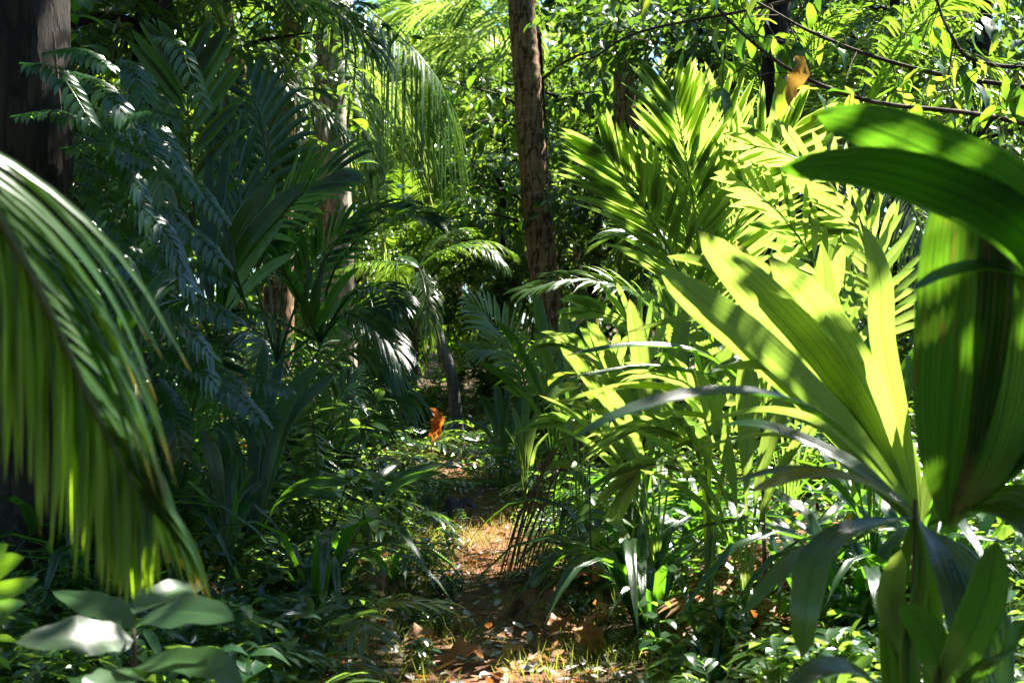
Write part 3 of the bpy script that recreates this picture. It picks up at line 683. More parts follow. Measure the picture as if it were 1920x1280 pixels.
W = [  # control points, half width (m), material, fold, up
    ([(1715, 960, 3.3), (1600, 830, 3.2), (1480, 752, 3.05), (1330, 738, 2.95), (1180, 772, 2.85), (1068, 825, 2.8)], .040, 'pleat', .35, (0, -.25, 1)),
    ([(1715, 955, 3.3), (1580, 800, 3.35), (1430, 655, 3.45), (1330, 575, 3.5), (1232, 500, 3.55)], .062, 'pleat_sun', .45, (.1, .8, .6)),
    ([(1715, 965, 3.3), (1620, 905, 3.2), (1510, 890, 3.1), (1405, 922, 3.05)], .030, 'pleat_sun', .3, (0, -.6, 1)),
    ([(1715, 965, 3.3), (1600, 895, 3.3), (1480, 880, 3.25), (1370, 903, 3.2)], .022, 'pleat', .3, (0, -.4, 1)),
    ([(1710, 970, 3.3), (1610, 985, 3.1), (1535, 1040, 3.0), (1512, 1135, 2.95), (1505, 1235, 2.95)], .050, 'pleat', .25, (-.3, -.7, 1)),
    ([(1710, 970, 3.3), (1590, 1000, 3.15), (1480, 1060, 3.05), (1390, 1155, 3.0)], .032, 'pleat', .3, (-.2, -.5, 1)),
    ([(1735, 970, 3.25), (1790, 920, 3.1), (1840, 900, 3.0), (1890, 905, 2.9)], .035, 'pleat', .3, (0, -.4, 1)),
    ([(1740, 985, 3.2), (1830, 870, 3.0), (1890, 740, 2.9), (1925, 620, 2.85)], .075, 'pleat', .2, (-.6, -1, .3)),
    ([(1740, 985, 3.2), (1850, 940, 2.9), (1930, 960, 2.75), (1990, 1050, 2.7)], .07, 'pleat', .2, (-.2, -.8, .6)),
    ([(1735, 990, 3.25), (1800, 1060, 3.1), (1850, 1180, 3.0), (1880, 1320, 2.95)], .07, 'pleat', .2, (0, -1, .4)),
    ([(1715, 1300, 3.3), (1690, 1200, 3.2), (1670, 1120, 3.2), (1690, 1030, 3.15)], .045, 'pleat_sun', .3, (.2, .9, .3)),
    ([(1730, 1330, 3.2), (1760, 1260, 3.0), (1740, 1190, 2.95), (1690, 1130, 2.9)], .05, 'pleat', .3, (.2, .9, .3)),
    ([(1740, 1330, 3.2), (1800, 1230, 2.9), (1850, 1120, 2.8), (1870, 1010, 2.75)], .055, 'pleat', .25, (-.4, -1, .3)),
    ([(1740, 1350, 3.2), (1850, 1250, 2.8), (1930, 1180, 2.7), (1990, 1150, 2.6)], .05, 'pleat', .25, (0, -.6, 1)),
    ([(1710, 1350, 3.2), (1640, 1280, 3.0), (1560, 1250, 2.9), (1470, 1290, 2.8)], .045, 'pleat', .25, (0, -.5, 1)),
    ([(1720, 970, 3.3), (1760, 1040, 3.1), (1790, 1130, 3.0), (1800, 1240, 2.95)], .045, 'pleat', .25, (.2, -1, .4)),
    ([(1715, 960, 3.3), (1640, 900, 3.4), (1560, 850, 3.5), (1440, 800, 3.55), (1350, 795, 3.6)], .035, 'pleat', .3, (0, -.4, 1)),
]
for l, hw, mt, fo, up in W: leaf(r, PP(l), hw, mt, 'blade', 14, 6, 1, .07, fo, up)
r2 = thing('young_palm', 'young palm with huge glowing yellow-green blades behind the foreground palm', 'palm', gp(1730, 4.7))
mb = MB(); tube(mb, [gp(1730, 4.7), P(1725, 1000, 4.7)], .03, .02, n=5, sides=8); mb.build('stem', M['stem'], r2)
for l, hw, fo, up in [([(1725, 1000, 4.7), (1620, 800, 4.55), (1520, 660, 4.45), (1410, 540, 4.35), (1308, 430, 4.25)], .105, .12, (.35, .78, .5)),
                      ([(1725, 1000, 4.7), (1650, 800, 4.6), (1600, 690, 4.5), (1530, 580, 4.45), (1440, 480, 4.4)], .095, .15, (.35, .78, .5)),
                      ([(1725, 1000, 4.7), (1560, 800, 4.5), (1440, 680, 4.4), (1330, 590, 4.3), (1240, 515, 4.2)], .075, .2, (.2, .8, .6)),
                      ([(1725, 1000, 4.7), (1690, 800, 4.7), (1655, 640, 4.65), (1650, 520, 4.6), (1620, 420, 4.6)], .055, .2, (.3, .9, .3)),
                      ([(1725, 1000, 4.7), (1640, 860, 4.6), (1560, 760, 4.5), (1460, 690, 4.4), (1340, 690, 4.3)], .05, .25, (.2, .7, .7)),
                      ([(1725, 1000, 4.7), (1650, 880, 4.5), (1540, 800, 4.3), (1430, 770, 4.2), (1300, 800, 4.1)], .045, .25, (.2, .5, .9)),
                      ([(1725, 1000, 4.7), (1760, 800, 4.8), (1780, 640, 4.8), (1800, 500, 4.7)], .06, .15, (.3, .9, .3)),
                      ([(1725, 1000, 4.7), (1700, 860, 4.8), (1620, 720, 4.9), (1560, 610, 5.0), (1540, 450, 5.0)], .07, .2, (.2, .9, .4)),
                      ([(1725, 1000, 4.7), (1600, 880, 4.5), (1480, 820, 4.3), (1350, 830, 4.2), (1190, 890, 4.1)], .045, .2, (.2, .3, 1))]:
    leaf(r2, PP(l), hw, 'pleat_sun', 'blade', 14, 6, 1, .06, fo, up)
# tall hanging blade with brown patches
leaf(r, PP([(1772, 985, 3.0), (1778, 860, 2.85), (1790, 720, 2.75), (1805, 560, 2.68), (1815, 400, 2.65), (1850, 260, 2.6)]), .118, 'spotted', 'blade', 16, 10, 1, .07, .25, (-.1, -1, .1))
leaf(r, PP([(1780, 990, 3.0), (1860, 850, 2.8), (1900, 650, 2.7), (1900, 450, 2.65), (1880, 330, 2.65)]), .09, 'pleat', 'blade', 14, 6, 1, .06, .2, (-.3, -1, .1))
# the forked leaf bending in from the right
leaf(r, PP([(1790, 980, 3.0), (1990, 760, 2.7), (2010, 520, 2.5), (1900, 370, 2.42), (1740, 285, 2.4), (1630, 240, 2.4), (1525, 216, 2.4)]), .075, 'pleat', 'blade', 18, 8, 1, .08, .2, (.1, .8, .7), rag=.1)
leaf(r, PP([(1790, 980, 3.0), (2000, 780, 2.7), (2020, 570, 2.5), (1910, 430, 2.42), (1760, 352, 2.38), (1610, 315, 2.36), (1455, 318, 2.36)]), .070, 'pleat', 'blade', 18, 8, 1, .08, .2, (.1, .8, .7), rag=.1)
leaf(r, PP([(1780, 980, 3.0), (1960, 760, 2.8), (1990, 580, 2.7), (1880, 508, 2.65), (1780, 512, 2.62), (1705, 548, 2.62)]), .034, 'pleat', 'blade', 14, 5, 1, .08, .25, (0, -.45, 1))

# ------------------------------------------------------------------ big-leaved plant at the bottom left
b = P(250, 1330, 3.1)
r = thing('broad_leaved_plant', 'plant with large bluish glossy leaves in the bottom left corner', 'plant', (b.x, b.y, 0.1))
mb = MB(); tube(mb, [(b.x, b.y, .05), P(252, 1250, 3.12), P(251, 1178, 3.14)], .010, .003, n=8, sides=7); mb.build('stem', M['twig'], r)
for l, hw, fo in [([(250, 1200, 3.1), (190, 1195, 3.05), (120, 1195, 3.0), (28, 1205, 2.95)], .055, .12), ([(255, 1170, 3.1), (310, 1150, 3.0), (380, 1150, 2.95), (440, 1162, 2.9)], .05, .15),
                  ([(250, 1180, 3.15), (215, 1150, 3.2), (160, 1130, 3.25), (98, 1108, 3.3)], .04, .2), ([(250, 1150, 3.15), (290, 1125, 3.3), (340, 1105, 3.4), (385, 1095, 3.5)], .045, .2),
                  ([(252, 1250, 3.1), (230, 1270, 2.95), (190, 1290, 2.85), (150, 1330, 2.8)], .05, .2), ([(252, 1250, 3.1), (320, 1240, 2.95), (400, 1250, 2.85), (460, 1300, 2.8)], .045, .2)]:
    leaf(r, PP(l), hw, 'glossy', 'broad', 14, 3, 0, 0, fo, (.1, -.75, 1), ripple=.12)
b = P(-40, 1250, 3.0)
r = thing('broad_leaved_plant', 'bright green lobed leaves cut by the left edge of the picture', 'plant', (b.x, b.y, .1))
mb = MB(); tube(mb, [(b.x, b.y, .05), P(-45, 1200, 3.0), P(-40, 1080, 3.0)], .012, .006, n=6, sides=6); mb.build('stem', M['stem'], r)
for l, hw in [([(-40, 1080, 3), (-10, 1050, 2.95), (15, 1020, 2.9)], .03), ([(-40, 1090, 3), (0, 1065, 2.95), (45, 1045, 2.9)], .03), ([(-40, 1110, 3), (20, 1105, 2.95), (72, 1085, 2.9)], .022),
              ([(-40, 1130, 3), (0, 1140, 2.95), (50, 1130, 2.9)], .022), ([(-40, 1140, 3), (-10, 1155, 2.9), (20, 1165, 2.9)], .02)]:
    leaf(r, PP(l), hw, 'broad', 'broad', 8, 2, 0, 0, .2, (0, -1, .5))

# ------------------------------------------------------------------ palms on the left bank
def px_bifid(root, l, hw, mat='pleat', up=(0, -1, .4), split=.45, spread=.5, amp=.10):
    mb = MB(); bifid(mb, PP(l), hw, split, up, spread, amp=amp); return mb.build('leaf', M[mat], root)
r = thing('pleated_palm', 'dark pleated palm holding a tall symmetrical frond on the left bank', 'palm', gp(390, 8.6))
px_frond(r, [(390, 640, 8.6), (372, 480, 8.6), (358, 330, 8.5), (352, 200, 8.4), (348, 112, 8.35)], .62, n=15, hw=.042, droop=.12, mat='pleat', up=(0, -1, .15), a0=55, a1=22, lift=0, t0=.36, kind='lance', segs=6, stalk=.014, m=2)
px_frond(r, [(420, 640, 8.8), (470, 480, 9.0), (500, 340, 9.3), (490, 230, 9.5), (460, 150, 9.6)], .55, n=14, hw=.034, droop=.25, mat='pleat', up=(.1, -1, .3), a0=60, a1=25, lift=0, t0=.4, kind='lance', segs=5, m=2)
px_frond(r, [(400, 640, 8.6), (480, 470, 8.3), (540, 390, 8.1), (590, 345, 8.0), (640, 318, 7.9)], .50, n=16, hw=.020, droop=.18, mat='pleat', up=(0, -1, .6), a0=45, a1=15, t0=.3, lift=.05)
px_frond(r, [(400, 640, 8.6), (350, 540, 8.3), (300, 460, 8.1), (250, 410, 8.0), (200, 390, 7.9)], .5, n=18, hw=.018, droop=.3, mat='pleat', up=(0, -1, .6), a0=55, a1=20, t0=.3)
px_frond(r, [(400, 640, 8.6), (420, 520, 8.9), (450, 400, 9.1), (440, 300, 9.2), (420, 230, 9.2)], .5, n=14, hw=.032, droop=.15, mat='pleat', up=(0, -1, .2), a0=35, a1=15, t0=.3, kind='lance', lift=0, m=2)
for l, hw, mt in [([(345, 560, 8.2), (330, 480, 8.1), (325, 400, 8.05), (342, 262, 8.0)], .062, 'pleat'), ([(345, 560, 8.2), (320, 480, 8.1), (300, 400, 8.0), (280, 295, 7.9)], .045, 'pleat'),
                  ([(410, 600, 8.2), (425, 500, 8.0), (460, 410, 7.9), (522, 330, 7.8)], .085, 'pleat'), ([(415, 600, 8.2), (450, 480, 7.9), (510, 400, 7.8), (575, 340, 7.7)], .07, 'pleat'),
                  ([(400, 600, 8.2), (395, 480, 8.3), (410, 380, 8.4), (432, 240, 8.5)], .05, 'pleat'), ([(400, 600, 8.2), (380, 480, 8.3), (390, 380, 8.4), (395, 245, 8.5)], .045, 'pleat'),
                  ([(470, 590, 7.9), (440, 520, 7.8), (430, 460, 7.8), (415, 400, 7.8)], .03, 'pleat')]:
    leaf(r, PP(l), hw, mt, 'blade', 12, 6, 1, .10, .25, (0, -1, .2))
px_bifid(r, [(420, 590, 8.0), (450, 540, 7.9), (490, 490, 7.8), (545, 440, 7.7)], .10, up=(-.4, -1, .5))

r = thing('pleated_palm', 'palm with arching lit leaves reaching right over the path end', 'palm', gp(590, 9.6))
for l, hw, L in [([(600, 640, 9.6), (620, 520, 9.4), (680, 440, 9.2), (750, 405, 9.0), (815, 412, 8.9)], .026, .34), ([(600, 640, 9.6), (600, 520, 9.5), (640, 440, 9.4), (700, 395, 9.3), (765, 382, 9.2)], .026, .32),
                 ([(600, 640, 9.6), (650, 560, 9.2), (690, 540, 9.0), (720, 545, 8.9), (740, 565, 8.8)], .018, .30), ([(600, 640, 9.6), (560, 560, 9.3), (530, 500, 9.1), (520, 460, 9.0), (500, 430, 8.9)], .03, .35),
                 ([(600, 640, 9.6), (640, 590, 9.2), (680, 600, 9.0), (720, 630, 8.9), (745, 670, 8.8)], .014, .30), ([(600, 640, 9.6), (540, 610, 9.1), (500, 590, 8.8), (470, 585, 8.6), (430, 590, 8.5)], .016, .3)]:
    px_frond(r, l, L, n=20, hw=hw, droop=.35, mat='pleat', up=(0, -.5, 1), a0=40, a1=14, t0=.25, kind='lance')
for l, hw in [([(590, 620, 9.4), (590, 560, 9.3), (600, 520, 9.3), (612, 470, 9.3)], .035), ([(590, 620, 9.4), (620, 560, 9.2), (650, 520, 9.1), (675, 500, 9.0)], .035), ([(580, 620, 9.4), (570, 560, 9.3), (580, 520, 9.3), (575, 480, 9.3)], .03)]:
    leaf(r, PP(l), hw, 'pleat', 'strap', 8, 4, 1, .12, .2, (0, -1, .2))

r = thing('pleated_palm', 'shaded palm with blue-sheened fan leaves at the far left of the bank', 'palm', gp(230, 7.4))
for l, L_ in [([(230, 760, 7.4), (210, 640, 7.3), (170, 560, 7.1), (120, 520, 6.9)], .32), ([(230, 760, 7.4), (260, 640, 7.3), (300, 560, 7.2), (350, 520, 7.1)], .34), ([(230, 760, 7.4), (235, 620, 7.4), (225, 520, 7.4), (230, 430, 7.4)], .34),
              ([(230, 760, 7.4), (290, 690, 7.2), (350, 660, 7.0), (420, 690, 6.9)], .30), ([(230, 760, 7.4), (180, 700, 7.2), (130, 680, 7.0), (70, 710, 6.9)], .30)]:
    px_frond(r, l, L_, n=16, hw=.022, droop=.25, mat='pleat', up=(0, -.6, .8), a0=50, a1=18, t0=.3, kind='lance', segs=5)
r = thing('pleated_palm', 'palm with stiff narrow fans rising just left of the pale ringed trunk', 'palm', gp(520, 10.4))
for l, L_ in [([(520, 680, 10.4), (530, 520, 10.3), (540, 400, 10.2), (560, 300, 10.1)], .5), ([(520, 680, 10.4), (480, 540, 10.2), (450, 440, 10.0), (400, 370, 9.9)], .48), ([(520, 680, 10.4), (560, 560, 10.2), (610, 470, 10.1), (670, 420, 10.0)], .45),
              ([(520, 680, 10.4), (500, 480, 10.4), (500, 330, 10.4), (510, 200, 10.4)], .5), ([(520, 680, 10.4), (600, 620, 10.1), (660, 580, 9.9), (720, 580, 9.8)], .4)]:
    px_frond(r, l, L_, n=20, hw=.024, droop=.2, mat='pleat', up=(.2, -.7, .6), a0=48, a1=16, t0=.3, kind='lance', segs=5)
r = thing('pleated_palm', 'low palm with dark glossy fronds beneath the climbing fern', 'palm', gp(330, 6.4))
for l, L_ in [([(330, 960, 6.4), (360, 850, 6.3), (420, 790, 6.2), (490, 790, 6.1)], .26), ([(330, 960, 6.4), (300, 850, 6.3), (260, 790, 6.2), (220, 780, 6.1)], .26), ([(330, 960, 6.4), (345, 830, 6.4), (370, 740, 6.4), (380, 680, 6.4)], .28)]:
    px_frond(r, l, L_, n=15, hw=.018, droop=.3, mat='pleat', up=(0, -.6, .8), a0=50, a1=18, t0=.3, kind='lance', segs=5)

def young_palm(label, px, d, tips, mat='pleat', group=None, cx=None):
    """tips: (px, py, depth offset, half width, forked)"""
    b = gp(px, d); root = thing('young_palm', label, 'palm', b, group)
    c = cx or b + V((0, 0, .18))
    mb = MB(); tube(mb, [b - V((0, 0, .05)), c], .022, .014, n=4, sides=7); mb.build('stem', M['stem'], root)
    for (tx, ty, dz, hw, fk) in tips:
        e = P(tx, ty, d + dz); m = c.lerp(e, .5); ln = (e - c).length
        side = V((e.x - c.x, e.y - c.y, 0))
        m = m + V((0, 0, 1)) * ln * .16 - side * .10
        if fk:
            mb = MB(); bifid(mb, [c, m, e], hw, .4, (-side.x * .8, -1.0 + -side.y * .3, .35), .42); mb.build('leaf', M[mat], root)
        else:
            leaf(root, [c, m, e], hw, mat, 'petiole', 14, 5, 1, .10, .3, (-side.x * .6, -.6, .9))
    return root
young_palm('young palm with forked upright leaf standing left of the path', 470, 6.9, [(550, 655, .2, .10, 1), (580, 680, .4, .09, 1), (380, 800, -.2, .05, 0), (400, 790, .1, .06, 0), (660, 905, -.3, .05, 0), (640, 935, -.5, .05, 0), (300, 930, -.3, .05, 0)])
young_palm('slender young palm fanning upward behind the drooping foreground frond', 425, 6.1, [(378, 800, 0, .045, 0), (415, 810, .2, .05, 0), (440, 850, .1, .04, 0), (475, 880, -.2, .035, 0), (350, 900, -.2, .03, 0), (500, 900, .2, .05, 0)])
young_palm('knee-high young palm with arched blue-green leaves at the path edge', 690, 8.0, [(835, 868, .2, .05, 0), (830, 885, -.1, .045, 0), (745, 870, .3, .05, 0), (490, 915, -.3, .055, 0), (560, 930, -.4, .05, 0), (705, 1000, -.8, .05, 0), (640, 1040, -.7, .06, 0), (640, 880, .4, .05, 0)],
           cx=P(690, 1000, 8.0))
young_palm('upright narrow-leaved young palm beside the left foreground frond', 265, 5.0, [(318, 500, .1, .032, 0), (335, 520, .3, .04, 0), (230, 580, -.2, .04, 0), (290, 660, -.3, .03, 0), (350, 560, .4, .03, 0)], cx=P(250, 720, 5.0))
young_palm('small dark palm in the gap at the end of the path', 940, 11.5, [(900, 740, .2, .06, 0), (980, 720, .3, .07, 1), (1010, 760, -.2, .05, 0), (880, 790, -.2, .05, 0), (930, 720, .2, .05, 0)])
young_palm('small lit palm with narrow leaves right of the path end', 985, 9.5, [(985, 735, .2, .035, 0), (960, 760, 0, .03, 0), (1010, 770, .1, .035, 0), (945, 800, -.2, .03, 0), (1030, 810, -.2, .03, 0)], 'pleat_sun')
# ------------------------------------------------------------------ feather palms (local prototype + hero ones)
def feather_palm(label, px, d, frs, L=.45, hw=.016, mat='coco', n=30, group=None, **k):
    b = gp(px, d); root = thing('feather_palm', label, 'palm', b, group)
    for pts in frs:
        l = [b + V((0, 0, .1))] + PP([(x, y, d + o) for x, y, o in pts])
        mb = MB(); frond(mb, l, n=n, L=L, hw=hw, **{**dict(droop=.25, up=(0, -.7, .7), t0=.3, a0=55, a1=18), **k}); mb.build('frond', M[mat], root)
    return root
M['coco_sun'] = leaf_mat('sunlit_coconut_leaf', (.055, .105, .02), (.09, .15, .03), (.15, .36, .025), (.52, .62, .12), rough=.30)  # same sun-brightened leaf colours as the fronds above
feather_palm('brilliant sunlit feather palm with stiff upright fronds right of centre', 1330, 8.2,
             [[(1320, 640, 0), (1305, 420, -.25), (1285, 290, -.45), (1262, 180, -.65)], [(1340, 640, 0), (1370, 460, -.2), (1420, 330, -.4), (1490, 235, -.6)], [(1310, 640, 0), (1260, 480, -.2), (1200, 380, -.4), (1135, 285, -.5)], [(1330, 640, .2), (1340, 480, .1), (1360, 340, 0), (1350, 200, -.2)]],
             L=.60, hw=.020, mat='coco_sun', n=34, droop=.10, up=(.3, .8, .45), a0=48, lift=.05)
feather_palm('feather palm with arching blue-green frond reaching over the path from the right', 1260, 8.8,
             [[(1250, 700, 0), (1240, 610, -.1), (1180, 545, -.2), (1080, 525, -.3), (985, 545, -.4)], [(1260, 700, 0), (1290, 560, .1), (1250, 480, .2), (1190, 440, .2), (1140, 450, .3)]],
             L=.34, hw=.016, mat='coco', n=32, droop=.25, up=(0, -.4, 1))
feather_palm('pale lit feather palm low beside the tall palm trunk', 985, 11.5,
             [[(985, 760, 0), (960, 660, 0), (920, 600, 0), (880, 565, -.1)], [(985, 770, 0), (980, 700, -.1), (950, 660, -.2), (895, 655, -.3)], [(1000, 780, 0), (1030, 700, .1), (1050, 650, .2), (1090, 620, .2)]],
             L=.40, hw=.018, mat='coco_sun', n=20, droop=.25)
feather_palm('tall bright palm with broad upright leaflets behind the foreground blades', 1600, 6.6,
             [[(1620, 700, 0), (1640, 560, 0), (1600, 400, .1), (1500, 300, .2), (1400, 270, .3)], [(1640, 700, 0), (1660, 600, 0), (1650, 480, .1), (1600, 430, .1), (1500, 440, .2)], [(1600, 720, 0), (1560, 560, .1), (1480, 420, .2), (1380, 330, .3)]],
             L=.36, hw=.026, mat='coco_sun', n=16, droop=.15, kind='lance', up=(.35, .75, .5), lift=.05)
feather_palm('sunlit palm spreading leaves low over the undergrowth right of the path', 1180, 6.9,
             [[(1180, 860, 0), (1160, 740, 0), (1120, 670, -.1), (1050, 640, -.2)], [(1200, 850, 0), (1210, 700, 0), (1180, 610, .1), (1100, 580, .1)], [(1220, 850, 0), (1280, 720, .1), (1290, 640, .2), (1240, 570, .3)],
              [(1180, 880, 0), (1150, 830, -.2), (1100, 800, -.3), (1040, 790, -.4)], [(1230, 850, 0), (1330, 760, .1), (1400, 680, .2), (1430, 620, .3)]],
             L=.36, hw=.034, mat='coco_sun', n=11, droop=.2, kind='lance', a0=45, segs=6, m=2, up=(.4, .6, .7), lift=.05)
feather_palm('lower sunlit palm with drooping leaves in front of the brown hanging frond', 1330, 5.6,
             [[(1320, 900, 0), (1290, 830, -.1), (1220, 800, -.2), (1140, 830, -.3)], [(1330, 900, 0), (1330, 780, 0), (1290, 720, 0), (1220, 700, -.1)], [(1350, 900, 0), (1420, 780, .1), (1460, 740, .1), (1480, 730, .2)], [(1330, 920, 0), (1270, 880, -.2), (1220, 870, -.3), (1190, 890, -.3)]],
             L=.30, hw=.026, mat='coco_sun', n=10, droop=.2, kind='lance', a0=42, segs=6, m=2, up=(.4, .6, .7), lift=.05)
feather_palm('shaded feather palm with fine drooping fronds on the left bank', 560, 11,
             [[(570, 740, 0), (600, 650, -.1), (650, 590, -.2), (730, 600, -.3)], [(570, 740, 0), (620, 680, -.1), (680, 650, -.2), (750, 690, -.3)], [(560, 740, 0), (520, 660, 0), (470, 620, -.1), (410, 640, -.2)], [(580, 750, 0), (640, 720, -.2), (700, 720, -.3), (770, 745, -.4)]],
             L=.42, hw=.013, n=34, droop=.6)
feather_palm('low dark feather palm tucked under the left bank shrubs', 620, 9.6, [[(610, 860, 0), (590, 800, -.1), (560, 770, -.2), (520, 770, -.3)], [(630, 860, 0), (660, 800, -.1), (690, 790, -.2), (730, 800, -.3)], [(620, 860, 0), (625, 780, 0), (640, 740, 0), (660, 700, 0)]], L=.3, hw=.011, n=28, droop=.4)

def sun_palm(label, px, d, tips, mat='pleat_sun', cy0=.25):
    b = gp(px, d); root = thing('young_palm', label, 'palm', b); c = b + V((0, 0, cy0))
    mb = MB(); tube(mb, [b - V((0, 0, .05)), c], .02, .014, n=4, sides=7); mb.build('stem', M['stem'], root)
    for (tx, ty, dz, hw) in tips:
        e = P(tx, ty, d + dz); ln = (e - c).length; sd = V((e.x - c.x, e.y - c.y, 0))
        m1 = c.lerp(e, .35) + V((0, 0, ln * .16)) - sd * .12; m2 = c.lerp(e, .7) + V((0, 0, ln * .13)) - sd * .03
        leaf(root, [c, m1, m2, e], hw, mat, 'petiole', 14, 5, 1, .09, .28, (.2, .75 if ty < 720 else .1, .6 if ty < 720 else 1))
    return root
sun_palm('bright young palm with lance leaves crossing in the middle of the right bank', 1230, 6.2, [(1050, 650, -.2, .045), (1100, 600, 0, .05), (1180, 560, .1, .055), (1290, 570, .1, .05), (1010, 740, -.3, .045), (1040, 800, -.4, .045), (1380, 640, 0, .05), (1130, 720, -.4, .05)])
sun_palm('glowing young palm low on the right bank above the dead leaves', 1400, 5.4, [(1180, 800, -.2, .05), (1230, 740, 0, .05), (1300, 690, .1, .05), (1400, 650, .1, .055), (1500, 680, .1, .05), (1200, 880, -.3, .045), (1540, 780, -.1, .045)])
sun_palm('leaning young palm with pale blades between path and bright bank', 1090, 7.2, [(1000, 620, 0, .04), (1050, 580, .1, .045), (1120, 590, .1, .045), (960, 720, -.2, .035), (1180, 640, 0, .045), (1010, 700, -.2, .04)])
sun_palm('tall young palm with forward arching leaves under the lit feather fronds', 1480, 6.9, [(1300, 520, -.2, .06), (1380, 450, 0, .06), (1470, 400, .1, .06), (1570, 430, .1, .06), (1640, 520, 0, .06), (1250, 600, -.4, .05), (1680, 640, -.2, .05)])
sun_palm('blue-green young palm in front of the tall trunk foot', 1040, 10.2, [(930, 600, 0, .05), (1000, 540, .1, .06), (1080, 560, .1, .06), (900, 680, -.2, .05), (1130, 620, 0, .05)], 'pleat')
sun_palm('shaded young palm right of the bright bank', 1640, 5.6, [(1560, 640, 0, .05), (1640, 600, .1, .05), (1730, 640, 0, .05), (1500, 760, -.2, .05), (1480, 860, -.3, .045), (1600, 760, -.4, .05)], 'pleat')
b = gp(1440, 5.7)
r = thing('strap_leaved_palm', 'palm with long arching strap leaves crossing over the sunlit right bank', 'palm', b)
mb = MB(); tube(mb, [b, P(1430, 905, 5.7)], .018, .006, n=4, sides=7); mb.build('stem', M['husk'], r)
for l, hw, mt, up in [([(1420, 760), (1330, 670), (1200, 648), (1055, 668)], .036, 'pleat', (0, -.3, 1)), ([(1420, 780), (1350, 715), (1220, 690), (1065, 708)], .034, 'pleat', (0, -.3, 1)),
                      ([(1400, 820), (1300, 745), (1180, 725), (1045, 755)], .036, 'pleat_sun', (.2, .5, .8)), ([(1430, 740), (1400, 640), (1310, 598), (1170, 625)], .040, 'pleat_sun', (.2, .5, .8)),
                      ([(1450, 760), (1450, 690), (1400, 672), (1320, 705)], .034, 'pleat', (0, -.4, 1)), ([(1420, 880), (1350, 835), (1280, 835), (1185, 888)], .036, 'pleat_sun', (.2, .5, .8)),
                      ([(1410, 830), (1310, 780), (1200, 790), (1090, 850)], .034, 'pleat_sun', (.2, .5, .8)), ([(1440, 720), (1460, 600), (1440, 520), (1370, 470)], .045, 'pleat_sun', (.3, .8, .5)),
                      ([(1450, 720), (1520, 600), (1560, 540), (1580, 460)], .045, 'pleat_sun', (.3, .8, .5)), ([(1440, 720), (1400, 560), (1340, 500), (1250, 480)], .04, 'pleat_sun', (.3, .8, .5)),
                      ([(1440, 800), (1540, 740), (1600, 760), (1650, 830)], .036, 'pleat', (0, -.4, 1)), ([(1430, 860), (1500, 830), (1560, 860), (1600, 930)], .034, 'pleat_sun', (.2, .5, .8))]:
    leaf(r, [P(1430, 905, 5.7)] + [P(x, y, 5.7 - .12 * i) for i, (x, y) in enumerate(l)], hw, mt, 'petiole', 16, 5, 1, .09, .3, up)
# brown dead frond hanging right of the path
b = gp(1075, 7.4)
r = thing('dead_frond', 'dark brown dead frond hanging like a comb beside the path', 'palm frond', b)
mb = MB(); frond(mb, [P(1150, 820, 7.5), P(1110, 826, 7.4), P(1070, 850, 7.35), P(1045, 890, 7.3), P(1038, 960, 7.3), P(1045, 1050, 7.3)], n=30, L=.42, hw=.005, a0=60, a1=40, droop=2.2, up=(0, -1, .2), lift=0, t0=.05, stalk=.01, sides=(1,))
mb.build('leaflets', M['brown_frond'], r)

# ------------------------------------------------------------------ tree at the right edge: branch with hanging lit leaves
b = V((3.3, 5.5, 0))
r = thing('broadleaf_tree', 'tree at the right edge with thin dark branch and hanging sunlit leaves', 'tree', b)
mb = MB(); tube(mb, [b, b + V((.05, 0, 1.5)), b + V((0, 0, 3)), b + V((-.1, -.1, 5.2))], .12, .06, n=16, sides=12, rf=lambda f, a, r: r * (1 + .08 * math.sin(a * 4 + f * 12))); mb.build('trunk', M['darkbark'], r)
BR = [[(2540, 420, 5.5), (2200, 320, 6.2), (1930, 235, 6.3), (1800, 210, 6.1), (1640, 192, 6.0), (1500, 142, 5.9), (1400, 70, 5.9), (1310, -20, 5.9), (1200, -120, 5.8)],
      [(2540, 250, 5.5), (2150, 190, 6.3), (1820, 150, 6.6), (1650, 110, 6.8), (1520, 60, 6.9), (1430, 10, 7.0), (1300, -60, 7.1)],
      [(2540, 150, 5.5), (2100, 130, 6.3), (1850, 120, 6.4), (1780, 60, 6.3), (1740, -60, 6.3)],
      [(2540, 50, 5.5), (2100, 0, 6.4), (1700, -40, 7.0), (1400, 20, 7.4), (1200, 60, 7.6), (1110, 110, 7.7)]]
LEAFM = []
for k in range(6):
    mb = MB(); a = random.uniform(.1, .35)
    blade(mb, [(0, 0, 0), (.35, 0, .03), (.7, 0, .0), (1, 0, -a)], .14 + .02 * k, 'broad', n=8, m=2, fold=.22, ripple=.12)
    o = mb.build('leaf', M[('broad_sun', 'broad', 'glossy')[k % 3]]); LEAFM.append(o.data); bpy.data.objects.remove(o)
def hang_leaf(root, p, ln, d=None):
    o = bpy.data.objects.new('leaf', random.choice(LEAFM)); COL.objects.link(o); o.parent = root
    o.location = p - root.location; o.scale = (ln,) * 3
    d = d or V((random.uniform(-.7, .5), random.uniform(-.5, .5), random.uniform(-1.2, .1)))
    q = d.normalized().to_track_quat('X', 'Z'); o.rotation_mode = 'QUATERNION'
    o.rotation_quaternion = q @ V((1, 0, 0)).to_track_quat('X', 'Z') if False else q
    return o
tw = MB(); cnt = 0
